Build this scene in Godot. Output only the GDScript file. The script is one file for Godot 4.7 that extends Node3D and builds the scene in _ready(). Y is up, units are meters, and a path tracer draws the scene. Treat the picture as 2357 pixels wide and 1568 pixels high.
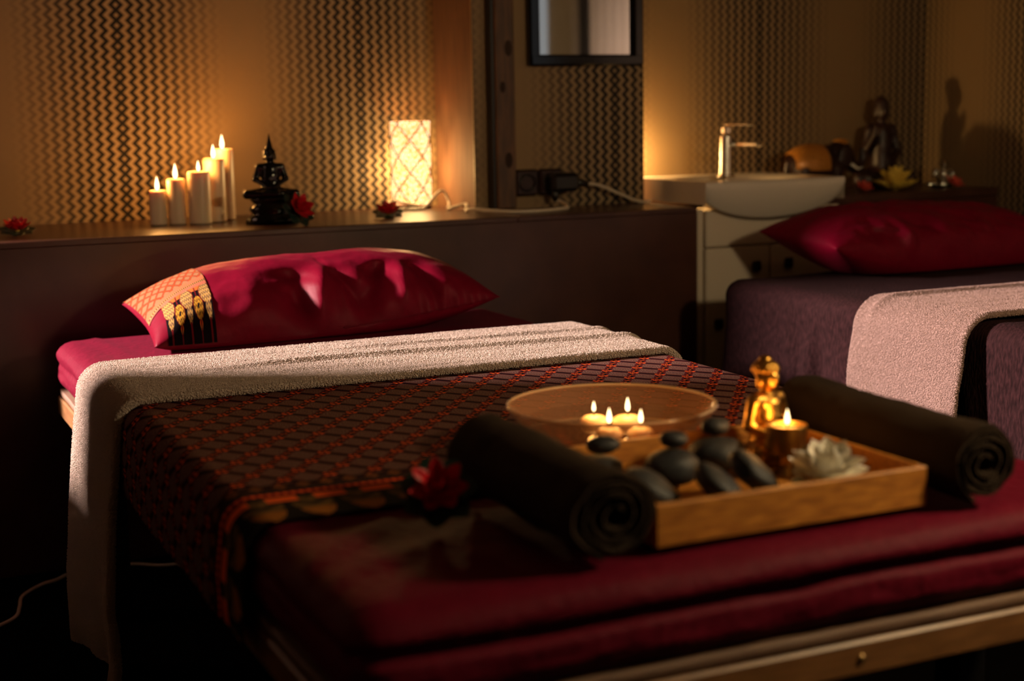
extends Node3D

# ---------------------------------------------------------------- mesh builder
class MB:
	var v := PackedVector3Array()
	var uv := PackedVector2Array()
	var ix := PackedInt32Array()

	func p(a: Vector3, t := Vector2.ZERO) -> int:
		v.append(a)
		uv.append(t)
		return v.size() - 1

	func tri(a: int, b: int, c: int) -> void:   # counter-clockwise seen from outside
		ix.append(a)
		ix.append(c)
		ix.append(b)

	func quad(a: int, b: int, c: int, d: int) -> void:
		tri(a, b, c)
		tri(a, c, d)

	func poly(pts: Array, inside: Vector3) -> void:   # flat convex face turned away from «inside»
		var n: Vector3 = (pts[1] - pts[0]).cross(pts[2] - pts[0])
		if n.dot(pts[0] - inside) < 0.0:
			pts.reverse()
			n = -n
		var ax := n.abs().max_axis_index()
		var at := v.size()
		for q in pts:
			var t := Vector2(q.x, q.y)
			if ax == 0:
				t = Vector2(q.z, q.y)
			elif ax == 1:
				t = Vector2(q.x, q.z)
			p(q, t)
		for i in range(1, pts.size() - 1):
			tri(at, at + i, at + i + 1)

	func box(c: Vector3, s: Vector3, b := 0.0) -> MB:   # chamfered box
		var h := s * 0.5
		if b <= 0.0:
			for ax in 3:
				for sg in [-1.0, 1.0]:
					var pts := []
					for q in [[-1, -1], [1, -1], [1, 1], [-1, 1]]:
						var w := Vector3()
						w[ax] = sg * h[ax]
						w[(ax + 1) % 3] = q[0] * h[(ax + 1) % 3]
						w[(ax + 2) % 3] = q[1] * h[(ax + 2) % 3]
						pts.append(c + w)
					poly(pts, c)
			return self
		var pt := func(sx: Vector3, ax: int) -> Vector3:
			var w := Vector3()
			for i in 3:
				w[i] = sx[i] * (h[i] if i == ax else h[i] - b)
			return c + w
		for ax in 3:
			var a1 := (ax + 1) % 3
			var a2 := (ax + 2) % 3
			for sg in [-1.0, 1.0]:
				var pts := []
				for q in [[-1.0, -1.0], [1.0, -1.0], [1.0, 1.0], [-1.0, 1.0]]:
					var sx := Vector3()
					sx[ax] = sg
					sx[a1] = q[0]
					sx[a2] = q[1]
					pts.append(pt.call(sx, ax))
				poly(pts, c)
			for s1 in [-1.0, 1.0]:
				for s2 in [-1.0, 1.0]:
					var lo := Vector3()
					lo[ax] = -1.0
					lo[a1] = s1
					lo[a2] = s2
					var hi := lo
					hi[ax] = 1.0
					poly([pt.call(lo, a1), pt.call(hi, a1), pt.call(hi, a2), pt.call(lo, a2)], c)
		for sx in [-1.0, 1.0]:
			for sy in [-1.0, 1.0]:
				for sz in [-1.0, 1.0]:
					var w := Vector3(sx, sy, sz)
					poly([pt.call(w, 0), pt.call(w, 1), pt.call(w, 2)], c)
		return self

	func grid(nu: int, nv: int, f: Callable, flip := false, wrap_u := false) -> MB:   # f(i, j) -> [Vector3, Vector2]
		var at := v.size()
		for i in nu + 1:
			for j in nv + 1:
				var r: Array = f.call(i, j)
				p(r[0], r[1])
		for i in nu:
			for j in nv:
				var a := at + i * (nv + 1) + j
				var b := at + (i + 1) * (nv + 1) + j
				if flip:
					quad(a, a + 1, b + 1, b)
				else:
					quad(a, b, b + 1, a + 1)
		return self

	func lathe(prof: Array, n: int, c := Vector3.ZERO, sq := Vector2.ONE) -> MB:   # profile from the bottom up, x = radius, y = height
		var at := v.size()
		var m := prof.size()
		for i in n + 1:
			var a := TAU * i / n
			for j in m:
				var q: Vector2 = prof[j]
				p(c + Vector3(cos(a) * q.x * sq.x, q.y, -sin(a) * q.x * sq.y), Vector2(float(i) / n, q.y))
		for i in n:
			for j in m - 1:
				var a2 := at + i * m + j
				var b2 := at + (i + 1) * m + j
				quad(a2, b2, b2 + 1, a2 + 1)
		return self

	func tube(pts: Array, r: float, n := 8, r2 := -1.0) -> MB:
		var at := v.size()
		var m := pts.size()
		var up := Vector3.UP
		for i in m:
			var d: Vector3 = (pts[mini(i + 1, m - 1)] - pts[maxi(i - 1, 0)]).normalized()
			if absf(d.dot(up)) > 0.95:
				up = Vector3.RIGHT if absf(d.x) < 0.9 else Vector3.BACK
			var s := d.cross(up).normalized()
			up = s.cross(d).normalized()
			var rr := r if r2 < 0.0 else lerpf(r, r2, float(i) / (m - 1))
			for k in n:
				var a := TAU * k / n
				p(pts[i] + (s * cos(a) + up * sin(a)) * rr, Vector2(float(k) / n, float(i)))
		for i in m - 1:
			for k in n:
				var k2 := (k + 1) % n
				quad(at + i * n + k, at + i * n + k2, at + (i + 1) * n + k2, at + (i + 1) * n + k)
		for e in [0, m - 1]:
			var cc := p(pts[e])
			for k in n:
				var k3 := (k + 1) % n
				if e == 0:
					tri(cc, at + k3, at + k)
				else:
					tri(cc, at + e * n + k, at + e * n + k3)
		return self

	func mesh(weld := true) -> ArrayMesh:
		var nn := PackedVector3Array()
		nn.resize(v.size())
		for t in range(0, ix.size(), 3):
			var a := ix[t]
			var b := ix[t + 2]
			var c := ix[t + 1]
			var n := (v[b] - v[a]).cross(v[c] - v[a])
			nn[a] += n
			nn[b] += n
			nn[c] += n
		if weld:
			var sum := {}
			for i in v.size():
				var key := Vector3i((v[i] * 40000.0).round())
				if sum.has(key):
					sum[key] += nn[i]
				else:
					sum[key] = nn[i]
			for i in v.size():
				nn[i] = sum[Vector3i((v[i] * 40000.0).round())]
		for i in v.size():
			nn[i] = nn[i].normalized() if nn[i].length_squared() > 0.0 else Vector3.UP
		var arr := []
		arr.resize(Mesh.ARRAY_MAX)
		arr[Mesh.ARRAY_VERTEX] = v
		arr[Mesh.ARRAY_NORMAL] = nn
		arr[Mesh.ARRAY_TEX_UV] = uv
		arr[Mesh.ARRAY_INDEX] = ix
		var m := ArrayMesh.new()
		m.add_surface_from_arrays(Mesh.PRIMITIVE_TRIANGLES, arr)
		return m


# ---------------------------------------------------------------- shared things
var M := {}
var taken := {}
var rng := RandomNumberGenerator.new()
var fn := FastNoiseLite.new()


func numbered(called: String) -> String:
	var n: int = taken.get(called, 0)
	taken[called] = n + 1
	return called if n == 0 else "%s_%03d" % [called, n]


func tag(o: Node, label: String, category: String, group := "", kind := "") -> Node:
	if label:
		o.set_meta("label", label)
	if category:
		o.set_meta("category", category)
	if group:
		o.set_meta("group", group)
	if kind:
		o.set_meta("kind", kind)
	return o


func thing(called: String, label: String, category: String, at := Vector3.ZERO, turn := 0.0, group := "") -> Node3D:
	var o := Node3D.new()
	o.name = numbered(called)
	add_child(o)
	o.position = at
	o.rotation.y = turn
	tag(o, label, category, group)
	return o


func part(called: String, m: Mesh, mat: Material, parent: Node, label := "") -> MeshInstance3D:
	var o := MeshInstance3D.new()
	o.name = called
	o.mesh = m
	o.material_override = mat
	parent.add_child(o, true)
	if label:
		o.set_meta("label", label)
	return o


func solo(called: String, m: Mesh, mat: Material, label: String, category: String, at := Vector3.ZERO, turn := 0.0, group := "") -> MeshInstance3D:
	var o := MeshInstance3D.new()
	o.name = numbered(called)
	o.mesh = m
	o.material_override = mat
	add_child(o)
	o.position = at
	o.rotation.y = turn
	tag(o, label, category, group)
	return o


func struct(called: String, m: Mesh, mat: Material, label: String) -> MeshInstance3D:
	var o := MeshInstance3D.new()
	o.name = numbered(called)
	o.mesh = m
	o.material_override = mat
	add_child(o)
	tag(o, label, "", "", "structure")
	return o


func lin(r: float, g: float, b: float) -> Color:
	return Color(r, g, b).linear_to_srgb()


func mat(c: Color, rough := 0.7, metal := 0.0, spec := 0.5) -> StandardMaterial3D:
	var m := StandardMaterial3D.new()
	m.albedo_color = c
	m.roughness = rough
	m.metallic = metal
	m.metallic_specular = spec
	return m


func noise_tex(freq: float, lo: Color, hi: Color, size := 512, octaves := 4, seed_n := 1, kind := FastNoiseLite.TYPE_SIMPLEX_SMOOTH) -> NoiseTexture2D:
	var n := FastNoiseLite.new()
	n.noise_type = kind
	n.frequency = freq
	n.fractal_octaves = octaves
	n.seed = seed_n
	var t := NoiseTexture2D.new()
	t.width = size
	t.height = size
	t.seamless = true
	t.noise = n
	var g := Gradient.new()
	g.set_color(0, lo)
	g.set_color(1, hi)
	t.color_ramp = g
	return t


func cloth(c: Color, tiles: float, relief: float, freq := 0.06, rough := 0.95, rim := 0.0, spread := 0.18, sd := 3) -> StandardMaterial3D:
	var m := mat(c, rough, 0.0, 0.2)
	m.albedo_texture = noise_tex(freq, Color(1 - spread, 1 - spread, 1 - spread), Color(1, 1, 1), 512, 3, sd)
	m.heightmap_enabled = true
	m.heightmap_texture = noise_tex(freq, Color.BLACK, Color.WHITE, 512, 3, sd)
	m.heightmap_scale = relief
	m.uv1_triplanar = true
	m.uv1_scale = Vector3.ONE * tiles
	if rim > 0.0:
		m.rim_enabled = true
		m.rim = rim
		m.rim_tint = 0.75
	return m


func wood(c1: Color, c2: Color, sx: Vector3, rough := 0.5, sd := 7) -> StandardMaterial3D:
	var m := mat(Color.WHITE, rough)
	m.albedo_texture = noise_tex(0.012, c1, c2, 512, 5, sd)
	m.uv1_triplanar = true
	m.uv1_scale = sx
	return m


func glow(c: Color, e: float) -> StandardMaterial3D:
	var m := mat(Color.BLACK, 1.0)
	m.emission_enabled = true
	m.emission = c
	m.emission_energy_multiplier = e
	return m


func omni(parent: Node, at: Vector3, c: Color, e: float, size := 0.012) -> OmniLight3D:
	var l := OmniLight3D.new()
	l.name = "light"
	l.light_color = c
	l.light_energy = e
	l.light_size = size
	l.omni_range = 12.0
	l.omni_attenuation = 2.0
	l.shadow_enabled = true
	parent.add_child(l, true)
	l.position = at
	return l


# smooth-joined bodies, meshed as surface nets; prims: [a, b, ra, rb] tapered capsules or [c, radii] ellipsoids
func blob(prims: Array, cell: float, k: float) -> ArrayMesh:
	var lo := Vector3.INF
	var hi := -Vector3.INF
	var boxes := []
	for q in prims:
		var l: Vector3
		var h: Vector3
		if q.size() == 2:
			l = q[0] - q[1]
			h = q[0] + q[1]
		else:
			var rr := Vector3.ONE * maxf(q[2], q[3])
			l = q[0].min(q[1]) - rr
			h = q[0].max(q[1]) + rr
		lo = lo.min(l)
		hi = hi.max(h)
		boxes.append([l, h])
	lo -= Vector3.ONE * cell * 3.0
	hi += Vector3.ONE * cell * 3.0
	var n := Vector3i(((hi - lo) / cell).ceil()) + Vector3i.ONE
	var f := PackedFloat32Array()
	f.resize(n.x * n.y * n.z)
	f.fill(1.0)
	var sy := n.x
	var sz := n.x * n.y
	for qi in prims.size():
		var q: Array = prims[qi]
		var i0 := Vector3i(((boxes[qi][0] - lo) / cell - Vector3.ONE * (k / cell + 2.0)).floor()).clamp(Vector3i.ZERO, n - Vector3i.ONE)
		var i1 := Vector3i(((boxes[qi][1] - lo) / cell + Vector3.ONE * (k / cell + 2.0)).ceil()).clamp(Vector3i.ZERO, n - Vector3i.ONE)
		var ell := q.size() == 2
		var a: Vector3 = q[0]
		var b: Vector3 = q[1]
		var ra := 0.0
		var rb := 0.0
		var ab := b - a
		var il := 0.0
		var inv := Vector3.ONE
		if ell:
			inv = Vector3.ONE / b
		else:
			ra = q[2]
			rb = q[3]
			il = 1.0 / maxf(ab.length_squared(), 1e-9)
		for z in range(i0.z, i1.z + 1):
			for y in range(i0.y, i1.y + 1):
				for x in range(i0.x, i1.x + 1):
					var w := lo + Vector3(x, y, z) * cell - a
					var d: float
					if ell:
						var s := w * inv
						var k0 := s.length()
						d = k0 * (k0 - 1.0) / maxf((s * inv).length(), 1e-6)
					else:
						var t := clampf(w.dot(ab) * il, 0.0, 1.0)
						d = (w - ab * t).length() - ra - (rb - ra) * t
					var at := x + y * sy + z * sz
					var o := f[at]
					var hh := maxf(k - absf(d - o), 0.0) / k
					f[at] = minf(d, o) - hh * hh * k * 0.25
	var cellv := PackedInt32Array()
	cellv.resize(f.size())
	cellv.fill(-1)
	var mb := MB.new()
	var corner := [0, 1, sy, sy + 1, sz, sz + 1, sz + sy, sz + sy + 1]
	var edges := [[0, 1], [2, 3], [4, 5], [6, 7], [0, 2], [1, 3], [4, 6], [5, 7], [0, 4], [1, 5], [2, 6], [3, 7]]
	var offs := [Vector3(0, 0, 0), Vector3(1, 0, 0), Vector3(0, 1, 0), Vector3(1, 1, 0), Vector3(0, 0, 1), Vector3(1, 0, 1), Vector3(0, 1, 1), Vector3(1, 1, 1)]
	for z in n.z - 1:
		for y in n.y - 1:
			for x in n.x - 1:
				var at := x + y * sy + z * sz
				if absf(f[at]) > cell * 2.0:
					continue
				var neg := 0
				for c in corner:
					if f[at + c] < 0.0:
						neg += 1
				if neg == 0 or neg == 8:
					continue
				var s := Vector3.ZERO
				var cnt := 0
				for e in edges:
					var d0 := f[at + corner[e[0]]]
					var d1 := f[at + corner[e[1]]]
					if (d0 < 0.0) != (d1 < 0.0):
						s += offs[e[0]].lerp(offs[e[1]], d0 / (d0 - d1))
						cnt += 1
				cellv[at] = mb.p(lo + (Vector3(x, y, z) + s / cnt) * cell)
	for z in range(1, n.z - 1):
		for y in range(1, n.y - 1):
			for x in range(1, n.x - 1):
				var at := x + y * sy + z * sz
				var d0 := f[at]
				if absf(d0) > cell * 2.0:
					continue
				for e in [[1, sy, sz], [sy, sz, 1], [sz, 1, sy]]:
					var d1 := f[at + e[0]]
					if (d0 < 0.0) == (d1 < 0.0):
						continue
					var q0 := cellv[at - e[1] - e[2]]
					var q1 := cellv[at - e[2]]
					var q2 := cellv[at]
					var q3 := cellv[at - e[1]]
					if q0 < 0 or q1 < 0 or q2 < 0 or q3 < 0:
						continue
					if d0 < 0.0:
						mb.quad(q0, q1, q2, q3)
					else:
						mb.quad(q3, q2, q1, q0)
	return mb.mesh(false)


# rounded box whose six faces are fine grids; bend(p, n) moves each point
func soft_box(c: Vector3, s: Vector3, r: float, step: float, bend: Callable) -> MB:
	var mb := MB.new()
	var h := s * 0.5
	var inner := h - Vector3.ONE * r
	for ax in 3:
		var a1 := (ax + 1) % 3
		var a2 := (ax + 2) % 3
		for sg in [-1.0, 1.0]:
			var n1 := maxi(26, int(s[a1] / step))
			var n2 := maxi(26, int(s[a2] / step))
			mb.grid(n1, n2, func(i: int, j: int) -> Array:
				var q := Vector3()
				q[ax] = sg * h[ax]
				q[a1] = (2.0 * i / n1 - 1.0) * h[a1]
				q[a2] = (2.0 * j / n2 - 1.0) * h[a2]
				var k := q.clamp(-inner, inner)
				var d := (q - k).normalized()
				var w := c + k + d * r
				w = bend.call(w, d)
				return [w, Vector2(w.x, w.z)], sg < 0.0)
	return mb


func _ready() -> void:
	rng.seed = 11
	fn.seed = 5
	fn.noise_type = FastNoiseLite.TYPE_SIMPLEX_SMOOTH
	fn.frequency = 1.0
	fn.fractal_octaves = 3
	stage()
	materials()
	room()
	bed_one()
	bed_two()
	ledge_things()
	sink()
	recess_things()
	tray_things()
	cords()


# ---------------------------------------------------------------- camera, sky, large lights, exposure
func stage() -> void:
	var cam := Camera3D.new()
	cam.name = "camera"
	var at := CameraAttributesPhysical.new()
	at.frustum_focal_length = 52.04
	at.frustum_focus_distance = 2.62
	at.exposure_aperture = 2.6
	at.frustum_near = 0.05
	at.frustum_far = 60.0
	cam.attributes = at
	cam.keep_aspect = Camera3D.KEEP_HEIGHT
	cam.fov = 25.98
	add_child(cam)
	cam.position = Vector3(0, 1.08, 0)
	cam.basis = Basis(Vector3.UP, deg_to_rad(-24.58)) * Basis(Vector3.RIGHT, deg_to_rad(-8.85)) * Basis(Vector3.BACK, deg_to_rad(-1.1))
	cam.current = true

	var e := Environment.new()
	e.background_mode = Environment.BG_SKY
	var sm := ProceduralSkyMaterial.new()
	sm.sky_top_color = Color(0.62, 0.66, 0.72)
	sm.sky_horizon_color = Color(0.74, 0.75, 0.76)
	sm.ground_horizon_color = Color(0.5, 0.5, 0.5)
	sm.ground_bottom_color = Color(0.4, 0.4, 0.4)
	sm.energy_multiplier = 0.8
	e.sky = Sky.new()
	e.sky.sky_material = sm
	e.tonemap_mode = Environment.TONE_MAPPER_LINEAR
	e.tonemap_exposure = 1.0
	e.sdfgi_enabled = true
	e.ssao_enabled = true
	e.ssil_enabled = true
	var we := WorldEnvironment.new()
	we.name = "surroundings"
	we.environment = e
	add_child(we)


func materials() -> void:
	# wallpaper: gold paper printed with dark zigzags, mirrored about a seam and thinning out between seams
	var w := 1024
	var hgt := 48
	var im := Image.create(w, hgt, false, Image.FORMAT_RGB8)
	var rough := Image.create(w, hgt, false, Image.FORMAT_RGB8)
	for x in w:
		var dx := absf(float(x) if x < w / 2 else float(w - x)) / w * 0.64   # metres from the seam
		var ink := 1.0 - smoothstep(0.03, 0.29, dx)
		for y in hgt:
			var ty := absf(fposmod(float(y) / hgt, 1.0) * 2.0 - 1.0)
			var ph := fposmod(dx / 0.026667 - 0.5 * ty + 0.5, 1.0) - 0.5
			var half := 0.215
			var line := 1.0 - smoothstep(half - 0.09, half + 0.09, absf(ph))
			var gold := Color(0.56, 0.46, 0.33).lerp(Color(0.49, 0.39, 0.27), 0.5 + 0.5 * sin(x * 2.1))
			gold = gold.lightened(0.10 * smoothstep(0.15, 0.5, absf(ph)) * ink)
			im.set_pixel(x, y, gold.lerp(Color(0.075, 0.07, 0.08), line * ink * 0.97))
			var rv := lerpf(0.58, 0.8, line * ink)
			rough.set_pixel(x, y, Color(rv, rv, rv))
	var wp := mat(Color.WHITE, 1.0, 0.0, 0.35)
	wp.albedo_texture = ImageTexture.create_from_image(im)
	wp.roughness_texture = ImageTexture.create_from_image(rough)
	wp.metallic = 0.08
	M.paper = wp
	M.grain = wood(Color8(84, 54, 34), Color8(112, 76, 48), Vector3(14, 0.8, 14), 0.8, 21)
	M.wall = mat(Color8(92, 72, 54), 0.85)
	M.ceiling = mat(Color8(120, 100, 82), 0.9)
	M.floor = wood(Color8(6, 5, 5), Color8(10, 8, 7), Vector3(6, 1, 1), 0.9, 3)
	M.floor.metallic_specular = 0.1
	M.ledge = wood(Color8(58, 33, 25), Color8(72, 43, 32), Vector3(1.2, 1.2, 9), 0.30, 4)
	M.post = wood(Color8(54, 34, 22), Color8(104, 66, 38), Vector3(7, 0.9, 7), 0.6, 9)
	M.knot = mat(Color8(44, 28, 19), 0.95)
	M.black = mat(Color8(16, 14, 14), 0.35)
	M.gloss = mat(Color8(10, 9, 9), 0.12)
	M.bakelite = mat(Color8(44, 26, 20), 0.25)
	M.mirror = mat(Color(0.86, 0.86, 0.85), 0.03, 1.0)
	M.chrome = mat(Color8(226, 220, 210), 0.22, 1.0)
	M.screw = mat(Color8(150, 120, 80), 0.45, 1.0)
	M.ceramic = mat(Color8(206, 196, 182), 0.2)
	M.cabinet = mat(Color8(206, 192, 172), 0.45)
	M.knob = mat(Color8(36, 34, 34), 0.4, 0.6)
	M.cord = mat(Color8(212, 196, 174), 0.5)
	M.rail = wood(Color8(106, 70, 38), Color8(136, 94, 54), Vector3(2, 14, 2), 0.45, 12)
	M.pad = mat(Color8(112, 84, 66), 0.6)
	M.sheet = cloth(lin(0.115, 0.002, 0.014), 3.0, 0.12, 0.03, 0.6, 0.2, 0.10, 31)
	M.satin = cloth(lin(0.135, 0.001, 0.012), 4.0, 0.05, 0.02, 0.5, 0.1, 0.08, 32)
	M.towel = cloth(lin(0.94, 0.75, 0.62), 10.0, 0.5, 0.14, 1.0, 0.2, 0.14, 33)
	M.towel_pink = cloth(lin(0.54, 0.35, 0.29), 10.0, 0.5, 0.14, 1.0, 0.2, 0.14, 34)
	M.plum = cloth(lin(0.038, 0.0125, 0.013), 5.0, 0.2, 0.035, 0.9, 0.03, 0.55, 35)
	M.plum.uv1_scale = Vector3(7.0, 2.2, 7.0)   # brushed nap
	M.dark_towel = cloth(Color8(64, 50, 38), 9.0, 0.4, 0.1, 1.0, 0.25, 0.25, 36)
	M.wax = mat(Color8(230, 200, 164), 0.30)
	M.wax.subsurf_scatter_enabled = true
	M.wax.subsurf_scatter_strength = 0.1
	M.wick = mat(Color8(20, 14, 10), 0.9)
	M.wire = mat(Color8(6, 4, 3), 1.0, 0.0, 0.0)
	M.flame = glow(Color(1.0, 0.86, 0.62), 6.0)
	M.gold = mat(Color8(196, 146, 66), 0.30, 1.0)
	M.gold.heightmap_enabled = true
	M.gold.heightmap_texture = noise_tex(0.06, Color.BLACK, Color.WHITE, 256, 2, 41)
	M.gold.heightmap_scale = 0.06
	M.gold.uv1_triplanar = true
	M.gold.uv1_scale = Vector3.ONE * 20.0
	M.brass = mat(Color8(170, 132, 70), 0.35, 1.0)
	M.stone = mat(Color8(42, 43, 45), 0.62)
	M.stone.albedo_texture = noise_tex(0.05, Color(0.75, 0.75, 0.75), Color.WHITE, 256, 4, 42)
	M.stone.uv1_triplanar = true
	M.stone.uv1_scale = Vector3.ONE * 12.0
	M.tray = wood(Color8(150, 88, 26), Color8(222, 150, 58), Vector3(3.2, 16, 16), 0.5, 14)
	M.lotus = mat(Color8(250, 244, 226), 0.5)
	M.lotus.backlight_enabled = true
	M.lotus.backlight = Color(0.5, 0.48, 0.4)
	M.lotus_heart = mat(Color8(226, 190, 90), 0.6)
	M.red_petal = mat(Color8(196, 20, 34), 0.4)
	M.red_petal.backlight_enabled = true
	M.red_petal.backlight = Color(0.45, 0.2, 0.15)
	M.coral_petal = mat(Color8(214, 84, 66), 0.5)
	M.leaf = mat(Color8(14, 44, 36), 0.4)
	M.yellow_petal = mat(Color8(240, 204, 84), 0.45)
	M.yellow_petal.backlight_enabled = true
	M.yellow_petal.backlight = Color(0.5, 0.45, 0.2)
	M.bowl = mat(Color8(150, 110, 82, 105), 0.16)
	M.bowl.transparency = BaseMaterial3D.TRANSPARENCY_ALPHA
	M.rim = mat(Color8(214, 186, 150, 130), 0.08)
	M.rim.transparency = BaseMaterial3D.TRANSPARENCY_ALPHA
	M.water = mat(Color8(120, 96, 74, 6), 0.02)
	M.water.transparency = BaseMaterial3D.TRANSPARENCY_ALPHA
	M.pane = mat(Color8(200, 210, 215, 20), 0.02)
	M.pane.transparency = BaseMaterial3D.TRANSPARENCY_ALPHA
	M.curtain = cloth(Color8(150, 134, 116), 4.0, 0.1, 0.05, 0.9, 0.2, 0.15, 37)
	M.monk = mat(Color8(40, 19, 16), 0.45)
	M.silver = mat(Color8(190, 184, 170), 0.22, 1.0)
	M.mosaic = mat(Color8(246, 176, 80), 0.35, 0.2)
	M.mosaic.albedo_texture = noise_tex(0.08, Color(0.6, 0.5, 0.4), Color.WHITE, 256, 2, 43, FastNoiseLite.TYPE_CELLULAR)
	M.mosaic.uv1_triplanar = true
	M.mosaic.uv1_scale = Vector3.ONE * 14.0

	# brocade of the runner: 6 cm wide repeat, 0.82 m long with the border at its near end (v = 1)
	var rw := 128
	var rh := 1744
	var run := Image.create(rw, rh, false, Image.FORMAT_RGB8)
	var nz := FastNoiseLite.new()
	nz.seed = 8
	nz.frequency = 0.16
	nz.fractal_octaves = 2
	var ground := Color8(12, 9, 12)
	var maroon := Color8(74, 18, 22)
	var orange := Color8(246, 96, 36)
	for y in rh:
		var z := float(y) / rh * 0.82
		for x in rw:
			var c := ground
			var px := (float(x) / rw - 0.5) * 0.06
			var th := nz.get_noise_2d(x * 1.0, y * 1.0)
			if z < 0.66:
				var q := Vector2(px, fposmod(z, 0.08) - 0.04)
				var a := absf(q.x) / 0.03 + absf(q.y) / 0.04
				var r2 := q
				if a > 1.0:   # the neighbouring diamond
					r2 = Vector2(q.x - signf(q.x) * 0.03, q.y - signf(q.y) * 0.04)
					a = absf(r2.x) / 0.03 + absf(r2.y) / 0.04
				if a < 0.70:
					c = Color8(112, 80, 68).lerp(Color8(76, 48, 44), smoothstep(-0.3, 0.3, sin(atan2(r2.y, r2.x) * 6.0 + a * 26.0) * 0.5 + th * 1.6))
				elif a < 0.84:
					c = maroon
				var t1 := Vector2((absf(r2.x) - 0.0285) / 0.0074, (r2.y - 0.0036) / 0.0030)
				var t2 := Vector2((absf(r2.x) - 0.0280) / 0.0050, (r2.y + 0.0056) / 0.0023)
				var t3 := Vector2((absf(r2.x) - 0.0064) / 0.0058, (absf(r2.y) - 0.0335) / 0.0025)
				var t4 := Vector2((absf(r2.x) - 0.0135) / 0.0042, (absf(r2.y) - 0.0215) / 0.0019)
				if t1.length() < 1.0 or t2.length() < 1.0 or t3.length() < 1.0 or (t4.length() < 1.0 and r2.x * r2.y < 0.0):
					c = orange.lerp(maroon, clampf(0.05 + th, 0.0, 0.6))
			elif z < 0.685:   # small leaf row
				var q2 := Vector2(fposmod(px, 0.03) - 0.015, z - 0.673)
				if absf(q2.x) < 0.010 - absf(q2.y) * 0.7:
					c = Color8(150, 84, 40).lerp(ground, clampf(0.35 + th, 0.0, 1.0))
				else:
					c = maroon.lerp(ground, 0.6)
			elif z < 0.700:
				c = Color8(66, 40, 30).lerp(ground, clampf(0.4 + th, 0.0, 1.0))
			elif z < 0.714:   # bright stripe
				c = orange.lerp(Color8(150, 36, 20), 0.5 + 0.5 * sin(px / 0.06 * TAU * 6.0))
				if absf(z - 0.707) > 0.0055:
					c = maroon
			elif z < 0.722:
				c = ground
			else:   # flame-shaped petals
				var zz := (z - 0.722) / 0.098
				var half := 0.62 * sqrt(maxf(0.0, 1.0 - pow((zz - 0.25) / 0.75, 2.0)))
				var fx := absf(px) / 0.03
				if zz < 0.22 and fx > 0.35:
					c = Color8(236, 96, 36)
				elif fx < half * 1.35:
					c = Color8(108, 80, 44).lerp(Color8(40, 30, 22), clampf(0.5 + 0.6 * sin(zz * 17.0 + fx * 5.0) + th, 0.0, 1.0))
					if zz > 0.62:
						c = Color8(196, 120, 44).lerp(Color8(90, 56, 26), clampf(0.5 + th * 1.5, 0.0, 1.0))
			run.set_pixel(x, y, c)
	M.brocade = mat(Color.WHITE, 0.85, 0.0, 0.12)
	M.brocade.albedo_texture = ImageTexture.create_from_image(run)
	M.brocade.heightmap_enabled = true
	M.brocade.heightmap_texture = noise_tex(0.2, Color.BLACK, Color.WHITE, 256, 2, 44)
	M.brocade.heightmap_scale = 0.05

	# band of the pillow: rows of flame-shaped leaves on black, a scale pattern above; 6 cm wide repeat, 0.30 m long
	var bw := 192
	var bh := 960
	var band := Image.create(bw, bh, false, Image.FORMAT_RGB8)
	var yellow := Color8(222, 178, 84)
	for y in bh:
		var z := float(y) / bh * 0.30
		for x in bw:
			var px := (float(x) / bw - 0.5) * 0.06
			var th := nz.get_noise_2d(x * 1.3, y * 1.3)
			var c := Color8(16, 5, 10)
			if z < 0.165:   # interlaced scales
				var q := Vector2(fposmod(px, 0.03) - 0.015, fposmod(z, 0.036) - 0.018)
				var a := absf(q.x) / 0.015 + absf(q.y) / 0.018
				if a > 1.0:
					q = Vector2(q.x - signf(q.x) * 0.015, q.y - signf(q.y) * 0.018)
					a = absf(q.x) / 0.015 + absf(q.y) / 0.018
				if a < 0.72:
					c = Color8(190, 136, 76).lerp(Color8(120, 92, 88), clampf(0.5 + th * 1.6, 0.0, 1.0))
				elif a < 0.84:
					c = Color8(92, 16, 24)
				else:
					c = Color8(214, 104, 46).lerp(Color8(140, 50, 26), clampf(0.5 + th, 0.0, 1.0))
			elif z < 0.180:
				c = Color8(216, 118, 56).lerp(Color8(120, 110, 150), 1.0 if th > 0.28 else 0.0)
			elif z < 0.187:
				c = Color8(60, 40, 30).lerp(Color8(190, 150, 90), 1.0 if fposmod(px, 0.006) < 0.003 else 0.0)
			elif z < 0.198:
				c = Color8(216, 118, 56).lerp(Color8(110, 110, 170), 1.0 if th > 0.25 else 0.0)
			else:
				var zz := (z - 0.198) / 0.102
				var sx := absf(px)
				var ox := absf(absf(px) - 0.03)
				# tall lotus bud in the middle, a smaller one between, each ending in a flame tip
				var hb := 0.0185 * sqrt(maxf(0.0, 1.0 - pow((zz - 0.27) / 0.30, 2.0)))
				var hn := 0.0085 * sqrt(maxf(0.0, 1.0 - pow((zz - 0.66) / 0.17, 2.0)))
				var tb := 0.0040 * (1.0 - absf(zz - 0.82) / 0.15)
				var hs := 0.0135 * sqrt(maxf(0.0, 1.0 - pow((zz - 0.58) / 0.25, 2.0)))
				var ts := 0.0050 * (1.0 - absf(zz - 0.88) / 0.11)
				var curl := sin(zz * 46.0 + sin(px * 900.0) * 1.6) * 0.6 + sin(px * 1500.0 + zz * 20.0) * 0.5
				if zz < 0.14:
					c = Color8(208, 116, 54)
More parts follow.
